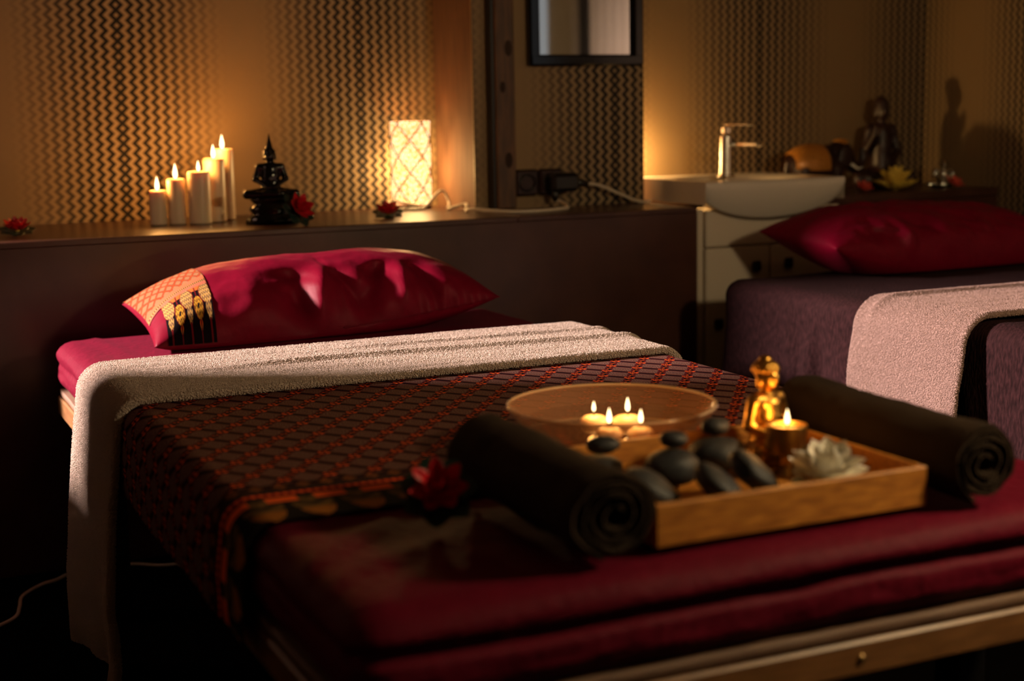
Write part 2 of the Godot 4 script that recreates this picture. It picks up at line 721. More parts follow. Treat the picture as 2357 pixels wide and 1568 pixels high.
				if sx < hb or sx < hn:
					c = yellow.lerp(Color8(44, 22, 18), smoothstep(-0.1, 0.45, curl + th * 0.8))
					if th > 0.40:
						c = Color8(120, 130, 190)
				elif sx < hb + 0.0026:
					c = Color8(110, 18, 28)
				elif sx < tb:
					c = Color8(206, 164, 90)
				if ox < hs:
					c = Color8(232, 176, 60).lerp(Color8(40, 22, 16), smoothstep(-0.1, 0.5, curl - th))
					if ox < 0.002 and absf(zz - 0.58) < 0.06:
						c = Color8(24, 20, 30)
				elif ox < hs + 0.0018:
					c = Color8(110, 18, 28)
				elif ox < ts:
					c = Color8(214, 96, 40).lerp(Color8(226, 186, 96), smoothstep(0.86, 0.96, zz))
			band.set_pixel(x, y, c)
	M.band = mat(Color(0.80, 0.76, 0.72), 0.7, 0.0, 0.15)
	M.band.albedo_texture = ImageTexture.create_from_image(band)

	# lamp shade: cracked-glass beads, lit from inside
	var sh := Image.create(512, 512, false, Image.FORMAT_RGB8)
	var cn := FastNoiseLite.new()
	cn.noise_type = FastNoiseLite.TYPE_CELLULAR
	cn.cellular_return_type = FastNoiseLite.RETURN_DISTANCE2_DIV
	cn.frequency = 0.055
	cn.seed = 4
	cn.fractal_type = FastNoiseLite.FRACTAL_NONE
	for y in 512:
		for x in 512:
			var d := clampf((cn.get_noise_2d(x, y * 0.8) + 1.0) * 2.0, 0.0, 1.0)
			var c := Color8(255, 240, 214).lerp(Color8(216, 156, 94), smoothstep(0.72, 1.0, d))
			sh.set_pixel(x, y, c)
	M.shade = mat(Color.WHITE, 0.4)
	M.shade.albedo_texture = ImageTexture.create_from_image(sh)
	M.shade.emission_enabled = true
	M.shade.emission = Color(1.0, 0.96, 0.90)
	M.shade.emission_operator = BaseMaterial3D.EMISSION_OP_MULTIPLY
	M.shade.emission_texture = ImageTexture.create_from_image(sh)
	M.shade.emission_energy_multiplier = 2.1
	M.shade.backlight_enabled = true
	M.shade.backlight = Color(0.25, 0.25, 0.25)
	M.rice_paper = mat(Color8(236, 226, 206), 0.8)
	M.rice_paper.emission_enabled = true
	M.rice_paper.emission = Color(1.0, 0.9, 0.75)
	M.rice_paper.emission_energy_multiplier = 0.12
	M.rice_paper.backlight_enabled = true
	M.rice_paper.backlight = Color(0.9, 0.88, 0.8)
	M.bulb = glow(Color(1.0, 0.88, 0.68), 3.0)
	M.panel = glow(Color(1.0, 0.95, 0.92), 4.0)


# ---------------------------------------------------------------- the room
func paper_box(lo: Vector3, hi: Vector3) -> ArrayMesh:
	var mb := MB.new()
	mb.box((lo + hi) * 0.5, hi - lo)
	for i in mb.v.size():
		var n := i / 4   # six faces of four corners: x, x, y, y, z, z
		var q := mb.v[i]
		if n < 2:
			mb.uv[i] = Vector2((q.z + 3.33) / 0.64, q.y / 0.0257)
		else:
			mb.uv[i] = Vector2((q.x - 0.69) / 0.64, q.y / 0.0257)
	return mb.mesh(false)


func slab(lo: Vector3, hi: Vector3, b := 0.0) -> ArrayMesh:
	return MB.new().box((lo + hi) * 0.5, hi - lo, b).mesh(false)


func room() -> void:
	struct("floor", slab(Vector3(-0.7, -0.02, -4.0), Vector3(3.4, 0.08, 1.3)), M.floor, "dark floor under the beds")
	struct("ceiling", slab(Vector3(-0.7, 2.6, -4.0), Vector3(3.4, 2.7, 1.3)), M.ceiling, "ceiling of the massage room")
	struct("wall_back", paper_box(Vector3(-0.7, 0, -4.0), Vector3(1.548, 2.6, -3.87)), M.paper, "gold wallpaper with dark zigzags behind the candles")
	var pier := struct("wall_pier", slab(Vector3(1.548, 0, -4.0), Vector3(2.06, 2.6, -3.606)), M.grain, "projecting pier beside the glowing lamp")
	part("pier_front", paper_box(Vector3(1.548, 0, -3.606), Vector3(2.06, 2.6, -3.60)), M.paper, pier, "zigzag wallpaper on the front of the pier")
	struct("wall_recess", paper_box(Vector3(2.06, 0, -4.0), Vector3(3.4, 2.6, -3.85)), M.paper, "zigzag wallpaper behind the washbasin")
	# right wall with the window behind the photographer's right shoulder
	var wr := struct("wall_right", paper_box(Vector3(3.25, 0, -4.0), Vector3(3.4, 2.6, -0.68)), M.paper, "right wall with zigzag wallpaper")
	part("wall_piece", paper_box(Vector3(3.25, 0, 0.45), Vector3(3.4, 2.6, 1.3)), M.paper, wr)
	part("wall_piece", paper_box(Vector3(3.25, 0, -0.68), Vector3(3.4, 0.85, 0.45)), M.paper, wr)
	part("wall_piece", paper_box(Vector3(3.25, 2.2, -0.68), Vector3(3.4, 2.6, 0.45)), M.paper, wr)
	struct("wall_front", slab(Vector3(-0.7, 0, 1.2), Vector3(3.4, 2.6, 1.3)), M.wall, "plain brown wall behind the camera")
	# left wall with the doorway through which the hall lamp shines
	var wl := struct("wall_left", slab(Vector3(-0.7, 0, -3.13), Vector3(-0.6, 2.6, 1.3)), M.wall, "plain brown wall left of the beds")
	part("wall_piece", slab(Vector3(-0.7, 0, -4.0), Vector3(-0.6, 2.6, -3.64)), M.wall, wl)
	part("wall_piece", slab(Vector3(-0.7, 2.05, -3.64), Vector3(-0.6, 2.6, -3.13)), M.wall, wl)
	# hall beyond the doorway
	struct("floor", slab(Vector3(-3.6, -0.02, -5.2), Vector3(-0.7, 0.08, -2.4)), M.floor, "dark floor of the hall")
	struct("ceiling", slab(Vector3(-3.6, 2.6, -5.2), Vector3(-0.7, 2.7, -2.4)), M.wall, "ceiling of the hall")
	struct("wall_hall", slab(Vector3(-3.6, 0, -5.2), Vector3(-3.5, 2.6, -2.4)), M.wall, "end wall of the hall")
	var hw := struct("wall_hall", slab(Vector3(-3.5, 0, -5.2), Vector3(-0.7, 2.6, -5.1)), M.wall, "side wall of the hall")
	part("wall_piece", slab(Vector3(-3.5, 0, -2.5), Vector3(-0.7, 2.6, -2.4)), M.wall, hw)
	part("wall_piece", slab(Vector3(-0.72, 0, -5.1), Vector3(-0.70, 2.6, -4.0)), M.wall, hw)
	var hl := thing("hall_lamp", "square white hall lamp beyond the left doorway", "lamp", Vector3(-2.75, 2.28, -4.22))
	hl.basis = Basis.looking_at(Vector3(3.2, -1.6, 1.25).normalized(), Vector3.UP)
	part("housing", MB.new().box(Vector3(0, 0, 0.03), Vector3(0.34, 0.34, 0.04), 0.005).mesh(false), M.black, hl)
	part("diffuser", MB.new().box(Vector3(0, 0, 0.006), Vector3(0.30, 0.30, 0.006)).mesh(false), M.panel, hl)
	part("bracket", MB.new().tube([Vector3(0, 0.0, 0.05), Vector3(0, 0.25, 0.10), Vector3(0, 0.44, 0.24)], 0.012, 8).mesh(), M.black, hl)
	var al := AreaLight3D.new()
	al.name = "light"
	al.area_size = Vector2(0.28, 0.28)
	al.light_color = Color(1.0, 0.90, 0.87)
	al.light_energy = 108.0
	al.area_range = 15.0
	al.shadow_enabled = true
	hl.add_child(al)
	al.position = Vector3(0, 0, -0.004)

	# window of the right wall with its curtains, seen in the mirror
	var wf := struct("window_1", slab(Vector3(3.30, 0.85, -0.68), Vector3(3.36, 0.91, 0.45), 0.006), M.black, "window in the right wall")
	part("window_frame", slab(Vector3(3.30, 2.14, -0.68), Vector3(3.36, 2.2, 0.45), 0.006), M.black, wf)
	part("window_frame", slab(Vector3(3.30, 0.91, 0.39), Vector3(3.36, 2.14, 0.45), 0.006), M.black, wf)
	part("window_pane", slab(Vector3(3.326, 0.91, -0.68), Vector3(3.330, 2.14, 0.39)), M.pane, wf)
	for c in [[-1.0, -0.70, "curtain", "beige curtain hanging beside the window, seen in the mirror"], [-1.62, -1.13, "curtain", "second beige curtain hanging further from the window, seen in the mirror"]]:
		var cb := MB.new()
		cb.grid(60, 8, func(i: int, j: int) -> Array:
			var t := i / 60.0
			var z: float = lerpf(c[0], c[1], t)
			return [Vector3(3.20 + 0.025 * sin(t * TAU * 6.0) , 0.25 + 2.1 * j / 8.0, z), Vector2(z, j)])
		cb.grid(60, 8, func(i: int, j: int) -> Array:
			var t := i / 60.0
			var z: float = lerpf(c[0], c[1], t)
			return [Vector3(3.205 + 0.025 * sin(t * TAU * 6.0) , 0.25 + 2.1 * j / 8.0, z), Vector2(z, j)], true)
		solo("curtain", cb.mesh(), M[c[2]], c[3], "curtain")
	part("window_jamb", slab(Vector3(3.19, 0.2, -1.125), Vector3(3.249, 2.35, -1.005), 0.004), M.black, wf)
	solo("curtain_rail", MB.new().tube([Vector3(3.2, 2.37, -1.75), Vector3(3.2, 2.37, 0.8)], 0.014, 10).mesh(), M.black, "dark rail above the curtains on the right wall", "rail")

	# ledges
	var ld := thing("ledge", "long dark brown ledge along the back wall carrying candles", "ledge")
	part("top_board", slab(Vector3(-0.20, 0.806, -3.868), Vector3(1.546, 0.82, -3.33), 0.002), M.ledge, ld)
	part("top_board", slab(Vector3(1.5462, 0.806, -3.598), Vector3(2.066, 0.82, -3.33), 0.002), M.ledge, ld)
	part("front_panel", slab(Vector3(-0.20, 0.081, -3.352), Vector3(2.066, 0.8058, -3.3303), 0.0004), M.ledge, ld)
	var l2 := thing("ledge", "short dark brown ledge in the corner behind the washbasin", "ledge")
	part("top_board", slab(Vector3(2.56, 0.795, -3.848), Vector3(3.248, 0.82, -3.50), 0.002), M.ledge, l2)
	part("front_panel", slab(Vector3(2.56, 0.081, -3.52), Vector3(3.248, 0.794, -3.503), 0.001), M.ledge, l2)
	part("back_shelf", slab(Vector3(2.072, 0.795, -3.848), Vector3(2.559, 0.82, -3.752), 0.002), M.ledge, l2)

	# unseen chest of drawers, added to keep the hall light off the floor
	var ch := thing("added_chest", "low dark chest of drawers by the left wall, added unseen to block hall light", "chest", Vector3(-0.42, 0.0805, -3.30))
	part("carcass", MB.new().box(Vector3(0, 0.36, 0), Vector3(0.33, 0.72, 0.94), 0.004).mesh(false), M.ledge, ch)
	for k in 3:
		var dr := part("drawer", MB.new().box(Vector3(0.172, 0.13 + 0.23 * k, 0), Vector3(0.016, 0.215, 0.90), 0.003).mesh(false), M.ledge, ch)
		for sg in [-0.25, 0.25]:
			part("knob", MB.new().box(Vector3(0.188, 0.13 + 0.23 * k, sg), Vector3(0.018, 0.022, 0.022), 0.004).mesh(false), M.knob, dr)

	# wooden post in front of the pier
	var po := thing("wooden_post", "dark knotty wooden post standing against the pier", "post", Vector3(1.624, 0.821, -3.5790))
	part("post_body", MB.new().box(Vector3(0.0, 0.889, 0), Vector3(0.056, 1.775, 0.036), 0.004).mesh(false), M.post, po)
	part("edge_board", MB.new().box(Vector3(-0.0335, 0.889, -0.002), Vector3(0.010, 1.775, 0.030), 0.002).mesh(false), M.black, po, "black board along the post's left edge")
	for k in [[0.006, 0.13, 0.014], [-0.008, 0.32, 0.010], [0.010, 0.42, 0.014], [0.002, 0.60, 0.010]]:
		var kb := MB.new()
		kb.lathe([Vector2(0, 0.0006), Vector2(k[2] * 0.5, 0.0005), Vector2(k[2], 0.0)], 14, Vector3.ZERO, Vector2(0.8, 1.5))
		var kn := part("knot", kb.mesh(), M.knot, po)
		kn.position = Vector3(k[0], k[1], 0.0180)
		kn.rotation.x = PI / 2
	# framed mirror
	var mi := thing("wall_mirror", "black framed mirror hanging on the pier", "mirror", Vector3(1.875, 1.195, -3.598))
	var hw2 := 0.172
	part("glass", MB.new().box(Vector3(0, 0.36, 0.008), Vector3(2 * hw2 - 0.05, 0.68, 0.004)).mesh(false), M.mirror, mi)
	for s in [-1.0, 1.0]:
		part("frame_stile", MB.new().box(Vector3(s * (hw2 - 0.015), 0.36, 0.014), Vector3(0.030, 0.72, 0.026), 0.005).mesh(false), M.gloss, mi)
	part("frame_rail", MB.new().box(Vector3(0, 0.015, 0.0145), Vector3(2 * hw2 - 0.002, 0.030, 0.027), 0.005).mesh(false), M.gloss, mi)
	part("frame_rail", MB.new().box(Vector3(0, 0.705, 0.0145), Vector3(2 * hw2 - 0.002, 0.030, 0.027), 0.005).mesh(false), M.gloss, mi)
	# floor lamp to the right of the camera, outside the frame
	var fl := thing("floor_lamp", "floor lamp with a paper shade right of the camera", "lamp", Vector3(1.75, 0.08, -0.85))
	part("foot", MB.new().lathe([Vector2(0, 0), Vector2(0.13, 0), Vector2(0.13, 0.012), Vector2(0.02, 0.03), Vector2(0, 0.03)], 28).mesh(), M.black, fl)
	part("pole", MB.new().tube([Vector3(0, 0.03, 0), Vector3(0, 1.17, 0)], 0.010, 10).mesh(), M.black, fl)
	part("lamp_shade", MB.new().lathe([Vector2(0.09, 1.15), Vector2(0.10, 1.16), Vector2(0.10, 1.38), Vector2(0.09, 1.39)], 32).mesh(), M.rice_paper, fl)
	part("bulb", MB.new().lathe([Vector2(0, 1.18), Vector2(0.02, 1.20), Vector2(0.032, 1.24), Vector2(0.02, 1.275), Vector2(0, 1.285)], 16).mesh(), M.bulb, fl)
	omni(fl, Vector3(0, 1.26, 0), Color(1.0, 0.88, 0.68), 0.86, 0.06)


# ---------------------------------------------------------------- the near bed
func bed_one() -> void:
	var bed := thing("massage_bed", "near massage bed with dark red fitted sheet on a wooden frame", "bed", Vector3.ZERO)
	var x0 := 0.402
	var x1 := 1.403
	var z0 := -3.20
	var z1 := -1.242
	# mattress in its sheet: bulged sides with a tucked seam and crumpled lower edge
	var c := Vector3((x0 + x1) / 2, 0.5685, (z0 + z1) / 2)
	var m := soft_box(c, Vector3(x1 - x0, 0.103, z1 - z0), 0.034, 0.016, func(w: Vector3, d: Vector3) -> Vector3:
		var side := clampf(1.0 - absf(d.y) * 1.15, 0.0, 1.0)
		var along := w.x * 1.3 + w.z
		var out := Vector3(d.x, 0, d.z)
		var seam := 0.577 + 0.006 * fn.get_noise_2d(along * 2.0, 3.0)
		var dip := exp(-pow((w.y - seam) / 0.0065, 2.0)) * (0.018 if d.z > 0.3 else 0.004) - 0.004 * smoothstep(0.585, 0.60, w.y)
		var low := smoothstep(0.565, 0.535, w.y) * (0.002 + 0.008 * fn.get_noise_2d(along * 7.0, 9.0 + w.y * 30.0))
		var wr := 0.004 * fn.get_noise_3d(w.x * 5.0, w.y * 14.0, w.z * 5.0)
		var push := low + wr - dip
		if w.z > -2.78 and absf(d.x) > 0.3:
			push = minf(push, 0.003)
		w += out * side * push
		if d.y > 0.4:
			w.y += 0.0018 * fn.get_noise_2d(w.x * 4.0, w.z * 9.0)
			# long soft welt near the left edge at the head, folds at the foot corner
			w.y += 0.004 * exp(-pow((w.x - 0.475 - 0.10 * (w.z + 3.2)) / 0.010, 2.0)) * smoothstep(-2.75, -3.0, w.z)
			w.y += 0.005 * exp(-pow((w.z + 1.46 + 0.9 * (w.x - 0.45)) / 0.012, 2.0)) * smoothstep(0.60, 0.50, w.x)
			w.y += 0.004 * exp(-pow((w.z + 1.38 + 0.5 * (w.x - 0.45)) / 0.012, 2.0)) * smoothstep(0.70, 0.55, w.x)
			w.y += 0.006 * exp(-pow((w.z + 2.80 - 0.01 * sin(w.x * 9.0)) / 0.018, 2.0)) * maxf(0.0, fn.get_noise_1d(w.x * 5.0 + 1.7))
		return w)
	part("mattress", m.mesh(), M.sheet, bed, "dark red fitted sheet stretched over the mattress")
	part("padding", soft_box(Vector3((x0 + x1) / 2, 0.511, (z0 + z1) / 2), Vector3(x1 - x0 - 0.006, 0.018, z1 - z0 - 0.006), 0.008, 0.05, func(w: Vector3, d: Vector3) -> Vector3: return w + Vector3(d.x, 0, d.z) * 0.003 * fn.get_noise_2d(w.x * 6.0, w.z * 6.0)).mesh(), M.pad, bed)
	for s in [[Vector3(x0, 0.462, z0), Vector3(x0 + 0.03, 0.502, z1)], [Vector3(x1 - 0.03, 0.462, z0), Vector3(x1, 0.502, z1)], [Vector3(x0 + 0.031, 0.462, z0), Vector3(x1 - 0.031, 0.502, z0 + 0.03)], [Vector3(x0 + 0.031, 0.462, z1 - 0.03), Vector3(x1 - 0.031, 0.502, z1)]]:
		part("frame_rail", slab(s[0], s[1], 0.003), M.rail, bed)
	for q in [Vector3(0.60, 0.482, z1), Vector3(0.98, 0.482, z1)]:
		var bo := part("bolt", MB.new().lathe([Vector2(0.0055, 0), Vector2(0.0055, 0.001), Vector2(0.003, 0.003), Vector2(0, 0.0032)], 10).mesh(), M.screw, bed)
		bo.position = q
		bo.rotation.x = PI / 2
	for q in [Vector3(x0, 0.485, -2.95), Vector3(x0, 0.485, -2.60)]:
		var bo2 := part("bolt", MB.new().lathe([Vector2(0.0045, 0), Vector2(0.0045, 0.001), Vector2(0.003, 0.003), Vector2(0, 0.0032)], 10).mesh(), M.screw, bed)
		bo2.position = q
		bo2.rotation.z = PI / 2
	for q in [[x0 + 0.06, z0 + 0.25], [x1 - 0.06, z0 + 0.25], [x0 + 0.06, z1 - 0.25], [x1 - 0.06, z1 - 0.25]]:
		part("leg", slab(Vector3(q[0] - 0.025, 0.0805, q[1] - 0.025), Vector3(q[0] + 0.025, 0.461, q[1] + 0.025), 0.004), M.black, bed)

	drape("table_runner", "dark brown brocade runner with orange diamond pattern across the near bed", "runner", M.brocade, x0 - 0.007, x1 + 0.007, 0.6250, 0.036, -2.405, -1.585, 0.0022, 0.105, 0.105, false, 0.0)
	drape("towel", "cream terry towel laid across the near bed and hanging to the left", "towel", M.towel, x0 - 0.0105, x1 + 0.012, 0.6292, 0.040, -2.735, -2.345, 0.012, 0.455, 0.012, true, 0.030)
	pillow_one()


# cloth laid across a bed and hanging over its left edge (hang_l) and right edge (hang_r)
func drape(called: String, label: String, cat: String, material: Material, x0: float, x1: float, top: float, r: float, za: float, zb: float, thick: float, hang_l: float, hang_r: float, terry: bool, puff: float) -> void:
	var path := []   # [point, normal], from the right hem to the left hem
	var nr := maxi(2, int(hang_r / 0.01)) if hang_r > 0.0 else 0
	if nr == 0:
		path.append([Vector2(x1, top), Vector2(0, 1)])
	for i in nr:
		path.append([Vector2(x1 + 0.003 + 0.01 * thick, top - r - hang_r * (1.0 - float(i) / nr)), Vector2(1, 0)])
	for i in (13 if nr else 0):
		var a := PI / 2 * i / 12.0
		path.append([Vector2(x1 - r + 0.003 + cos(a) * r, top - r + sin(a) * r), Vector2(cos(a), sin(a))])
	var nm := 90
	for i in range(1, nm):
		path.append([Vector2(lerpf(x1 - r, x0 + r, float(i) / nm), top), Vector2(0, 1)])
	for i in 13:
		var a := PI / 2 + PI / 2 * i / 12.0
		path.append([Vector2(x0 + r - 0.003 + cos(a) * r, top - r + sin(a) * r), Vector2(cos(a), sin(a))])
	var nl := maxi(2, int(hang_l / 0.012))
	for i in range(1, nl + 1):
		var t := float(i) / nl
		var bulge := 0.012 * sin(t * PI) * minf(1.0, hang_l * 2.0) + 0.012 * t * hang_l * 2.0
		path.append([Vector2(x0 - 0.003 - bulge, top - r - hang_l * t), Vector2(-1, 0)])
	var arc := [0.0]
	for i in range(1, path.size()):
		arc.append(arc[i - 1] + path[i][0].distance_to(path[i - 1][0]))
	var prof := []   # closed section: [z, lift, is_top]
	var nz := 56 if terry else 70
	for j in nz + 1:
		prof.append([lerpf(za + thick * 0.5, zb - thick * 0.5, float(j) / nz), thick, 1.0])
	for j in range(1, 8):
		var a := PI / 2 - PI * j / 8.0
		prof.append([zb - thick * 0.5 + cos(a) * thick * 0.5, thick * 0.5 + sin(a) * thick * 0.5, 0.5])
	for j in 9:
		prof.append([lerpf(zb - thick * 0.5, za + thick * 0.5, j / 8.0), 0.0, 0.0])
	for j in range(1, 8):
		var a := -PI / 2 - PI * j / 8.0
		prof.append([za + thick * 0.5 + cos(a) * thick * 0.5, thick * 0.5 + sin(a) * thick * 0.5, 0.5])
	prof.append(prof[0])
	var np := prof.size() - 1
	var ns := path.size() - 1
	var span := zb - za
	var end_l: float = arc[ns]
	var left_start := end_l - hang_l
	var mb := MB.new()
	mb.grid(ns, np, func(i: int, j: int) -> Array:
		var q: Vector2 = path[i][0]
		var n: Vector2 = path[i][1]
		var z: float = prof[j][0]
		var lift: float = prof[j][1]
		var up: float = prof[j][2]
		var s: float = arc[i]
		if terry:
			# long ridges along the cloth, soft folds in the hanging end
			var on_top := n.y
			lift += up * on_top * (0.0085 * exp(-pow((z + 2.52 + 0.03 * sin(q.x * 2.2) - 0.02 * q.x) / 0.010, 2.0)) * smoothstep(0.5, 0.75, q.x) + 0.006 * exp(-pow((z + 2.63 - 0.05 * (q.x - 0.9)) / 0.009, 2.0)) * smoothstep(0.75, 1.0, q.x))
			lift += up * on_top * 0.0016 * fn.get_noise_2d(q.x * 3.0, z * 26.0)
			var hang := clampf((s - left_start) / maxf(hang_l, 0.01), 0.0, 1.0)
			lift += hang * (0.010 * sin((z - za) / span * TAU * 1.2 + 0.6) + 0.012 * fn.get_noise_2d(z * 6.0, hang * 1.2))
			lift += hang * 0.02 * smoothstep(za + 0.10, za, z)
			z += hang * hang * (0.03 * fn.get_noise_2d(hang * 3.0, 4.0) - 0.05 * ((z - za) / span - 0.5))
		elif n.x < -0.5:
			var hg := clampf((s - left_start) / maxf(hang_l, 0.01), 0.0, 1.0)
			lift += hg * (0.004 + 0.005 * fn.get_noise_2d(z * 7.0, hg)) * smoothstep(-2.30, -2.15, z)
		var w := q + n * lift
		return [Vector3(w.x, w.y, z), Vector2(s / 0.06, (prof[j][0] - za) / span)], false)
	for e in [0, ns]:   # hems
		var at: int = e * (np + 1)
		var cc := Vector3.ZERO
		for j in np:
			cc += mb.v[at + j]
		var half: int = nz
		for j in half:
			var lo := at + np - int(float(j) / half * 8.0) - 8
			if e == 0:
				mb.tri(at + j, at + j + 1, clampi(lo, at, at + np))
			else:
				mb.tri(at + j + 1, at + j, clampi(lo, at, at + np))
	var body := solo(called, mb.mesh(), material, label, cat)
	if terry:
		loops(body, mb, np, nz + 8, material)


# the pile of a terry cloth: tiny loops standing on its outer face
func loops(body: Node3D, mb: MB, np: int, outer: int, material: Material) -> void:
	var tuft := MB.new()
	tuft.lathe([Vector2(0, -0.0006), Vector2(0.0009, 0.0), Vector2(0.0010, 0.0009), Vector2(0.0005, 0.0017), Vector2(0, 0.0018)], 5)
	var places: Array[Transform3D] = []
	var left := 0.0
	for t in range(0, mb.ix.size(), 3):
		var i := mb.ix[t] % (np + 1)
		if i >= outer:
			continue
		var a := mb.v[mb.ix[t]]
		var b := mb.v[mb.ix[t + 2]]
		var c := mb.v[mb.ix[t + 1]]
		var n := (b - a).cross(c - a)
		left += n.length() * 0.5 * 260000.0
		if left < 1.0:
			continue
		n = n.normalized()
		while left >= 1.0:
			left -= 1.0
			var u := rng.randf()
			var w := rng.randf()
			if u + w > 1.0:
				u = 1.0 - u
				w = 1.0 - w
			var up := (n + Vector3(rng.randf_range(-0.45, 0.45), rng.randf_range(-0.45, 0.45), rng.randf_range(-0.45, 0.45))).normalized()
			var side := up.cross(Vector3(0.31, 0.2, 0.93)).normalized()
			var k := rng.randf_range(0.75, 1.25)
			places.append(Transform3D(Basis(side * k, up * k, side.cross(up) * k), a + (b - a) * u + (c - a) * w))
	var mm := MultiMesh.new()
	mm.transform_format = MultiMesh.TRANSFORM_3D
	mm.mesh = tuft.mesh()
	mm.instance_count = places.size()
	for i in places.size():
		mm.set_instance_transform(i, places[i])
	var o := MultiMeshInstance3D.new()
	o.name = "terry_pile"
	o.multimesh = mm
	o.material_override = material
	body.add_child(o)
	o.set_meta("kind", "stuff")


# cushion: upper and lower cloth joined at a seam; seam(s, t) gives the seam plane, s along x, t along z
func cushion(L: float, W: float, up: float, down: float, seam: Callable, wrinkle: Callable, s0 := -1.0, s1 := 1.0, both := true, off := 0.0, ns := 110, nt := 44, t1 := 1.0) -> MB:
	var mb := MB.new()
	for side in [1.0, -1.0]:
		if side < 0.0 and not both:
			continue
		mb.grid(ns, nt, func(i: int, j: int) -> Array:
			var s := lerpf(s0, s1, float(i) / ns)
			var t := 2.0 * j / nt - 1.0
			t = signf(t) * (1.0 - pow(1.0 - absf(t), 1.35))
			t = lerpf(-1.0, t1, t * 0.5 + 0.5)
			var bx := pow(maxf(0.0, 1.0 - pow(absf(s), 3.2)), 0.62)
			var bt := pow(maxf(0.0, 1.0 - t * t), 0.46)
			var full := bx * bt
			var x := s * L * (1.0 - 0.035 * (1.0 - t * t))
			var z := t * W * (1.0 - 0.06 * (1.0 - s * s))
			var y: float = seam.call(s, t) + side * full * (up if side > 0.0 else down)
			var w := Vector3(x, y, z)
			if side > 0.0:
				w = wrinkle.call(w, s, t, full)
			else:
				w.y = maxf(w.y, 0.0)
			w += Vector3(0, off, off * t)
			return [w, Vector2(s * L / 0.040, 0.5 + t * 0.5)], side > 0.0)
	return mb


func pillow_one() -> void:
	var seam := func(s: float, t: float) -> float:
		var f := t * 0.5 + 0.5
		var left := lerpf(0.066, 0.010, f)
		var right := lerpf(0.066, 0.056, f)
		var y := lerpf(left, right, s * 0.5 + 0.5)
		return y - 0.018 * f * (1.0 - s * s)
	var wr := func(w: Vector3, s: float, t: float, full: float) -> Vector3:
		var front := smoothstep(0.15, 0.60, t)
		var fold := 0.0
		# broad hollows and bulges of the slack satin, one sharp crease near the middle
		for q in [[-0.48, 0.10, 0.008, 0.30, 0.1], [-0.30, 0.05, -0.010, 0.55, 0.4], [-0.17, 0.075, -0.022, 0.20, 0.05], [-0.035, 0.055, 0.022, 0.25, -0.15], [0.075, 0.035, -0.016, 0.35, 0.25], [0.19, 0.06, 0.010, 0.15, 0.3], [0.31, 0.070, -0.024, 0.30, -0.25], [0.46, 0.045, 0.018, 0.35, -0.1], [0.545, 0.035, -0.016, 0.40, 0.2], [0.68, 0.07, 0.008, 0.4, 0.0]]:
			fold += q[2] * exp(-pow((s - q[0] - q[4] * (t - 0.6)) / q[1], 2.0)) * smoothstep(q[3], q[3] + 0.35, t)
		fold += 0.008 * fn.get_noise_2d(s * 2.4 + 4.0, t * 1.6)
		var crease := -0.005 * exp(-pow((s - 0.015 - 0.06 * (t - 0.2)) / 0.010, 2.0))
		w.z += front * (fold + crease) * minf(1.0, full * 2.2)
		w.y += (0.004 * fn.get_noise_2d(s * 2.6, t * 2.0 + 7.0) + front * fold * 0.25 + crease * smoothstep(-0.2, 0.3, t) * 0.5) * full
		# small gathers at the right seam
		w.z += 0.003 * sin(s * 70.0) * smoothstep(0.86, 0.98, t) * smoothstep(0.3, 0.6, s)
		w.y = maxf(w.y, 0.002)
		return w
	var at := Vector3(0.925, 0.6235, -3.045)
	var pl := thing("pillow", "crimson satin pillow with a patterned band on the near bed", "pillow", at, deg_to_rad(2.0))
	part("pillowcase", cushion(0.378, 0.140, 0.118, 0.06, seam, wr).mesh(), M.satin, pl)
	var bm := cushion(0.378, 0.140, 0.118, 0.06, seam, wr, -0.925, -0.665, false, 0.0022, 26, 60)
	var b2 := cushion(0.378, 0.140, 0.118, 0.06, seam, wr, -0.995, -0.925, false, 0.0022, 18, 50, 0.30)
	var from := bm.v.size()
	bm.v.append_array(b2.v)
	bm.uv.append_array(b2.uv)
	for i in b2.ix:
		bm.ix.append(i + from)
	var edge := []
	for i in 61:
		var ss := lerpf(0.05, 0.995, i / 60.0)
		edge.append(Vector3(ss * 0.378, seam.call(ss, 1.0) + 0.0008, 0.140 * (1.0 - 0.06 * (1.0 - ss * ss)) + 0.0015 + 0.003 * sin(ss * 70.0) * smoothstep(0.3, 0.6, ss)))
	part("seam_piping", MB.new().tube(edge, 0.0016, 6).mesh(), M.satin, pl)
	part("patterned_band", bm.mesh(), M.band, pl, "gold and black leaf patterned band at the pillow's left end")


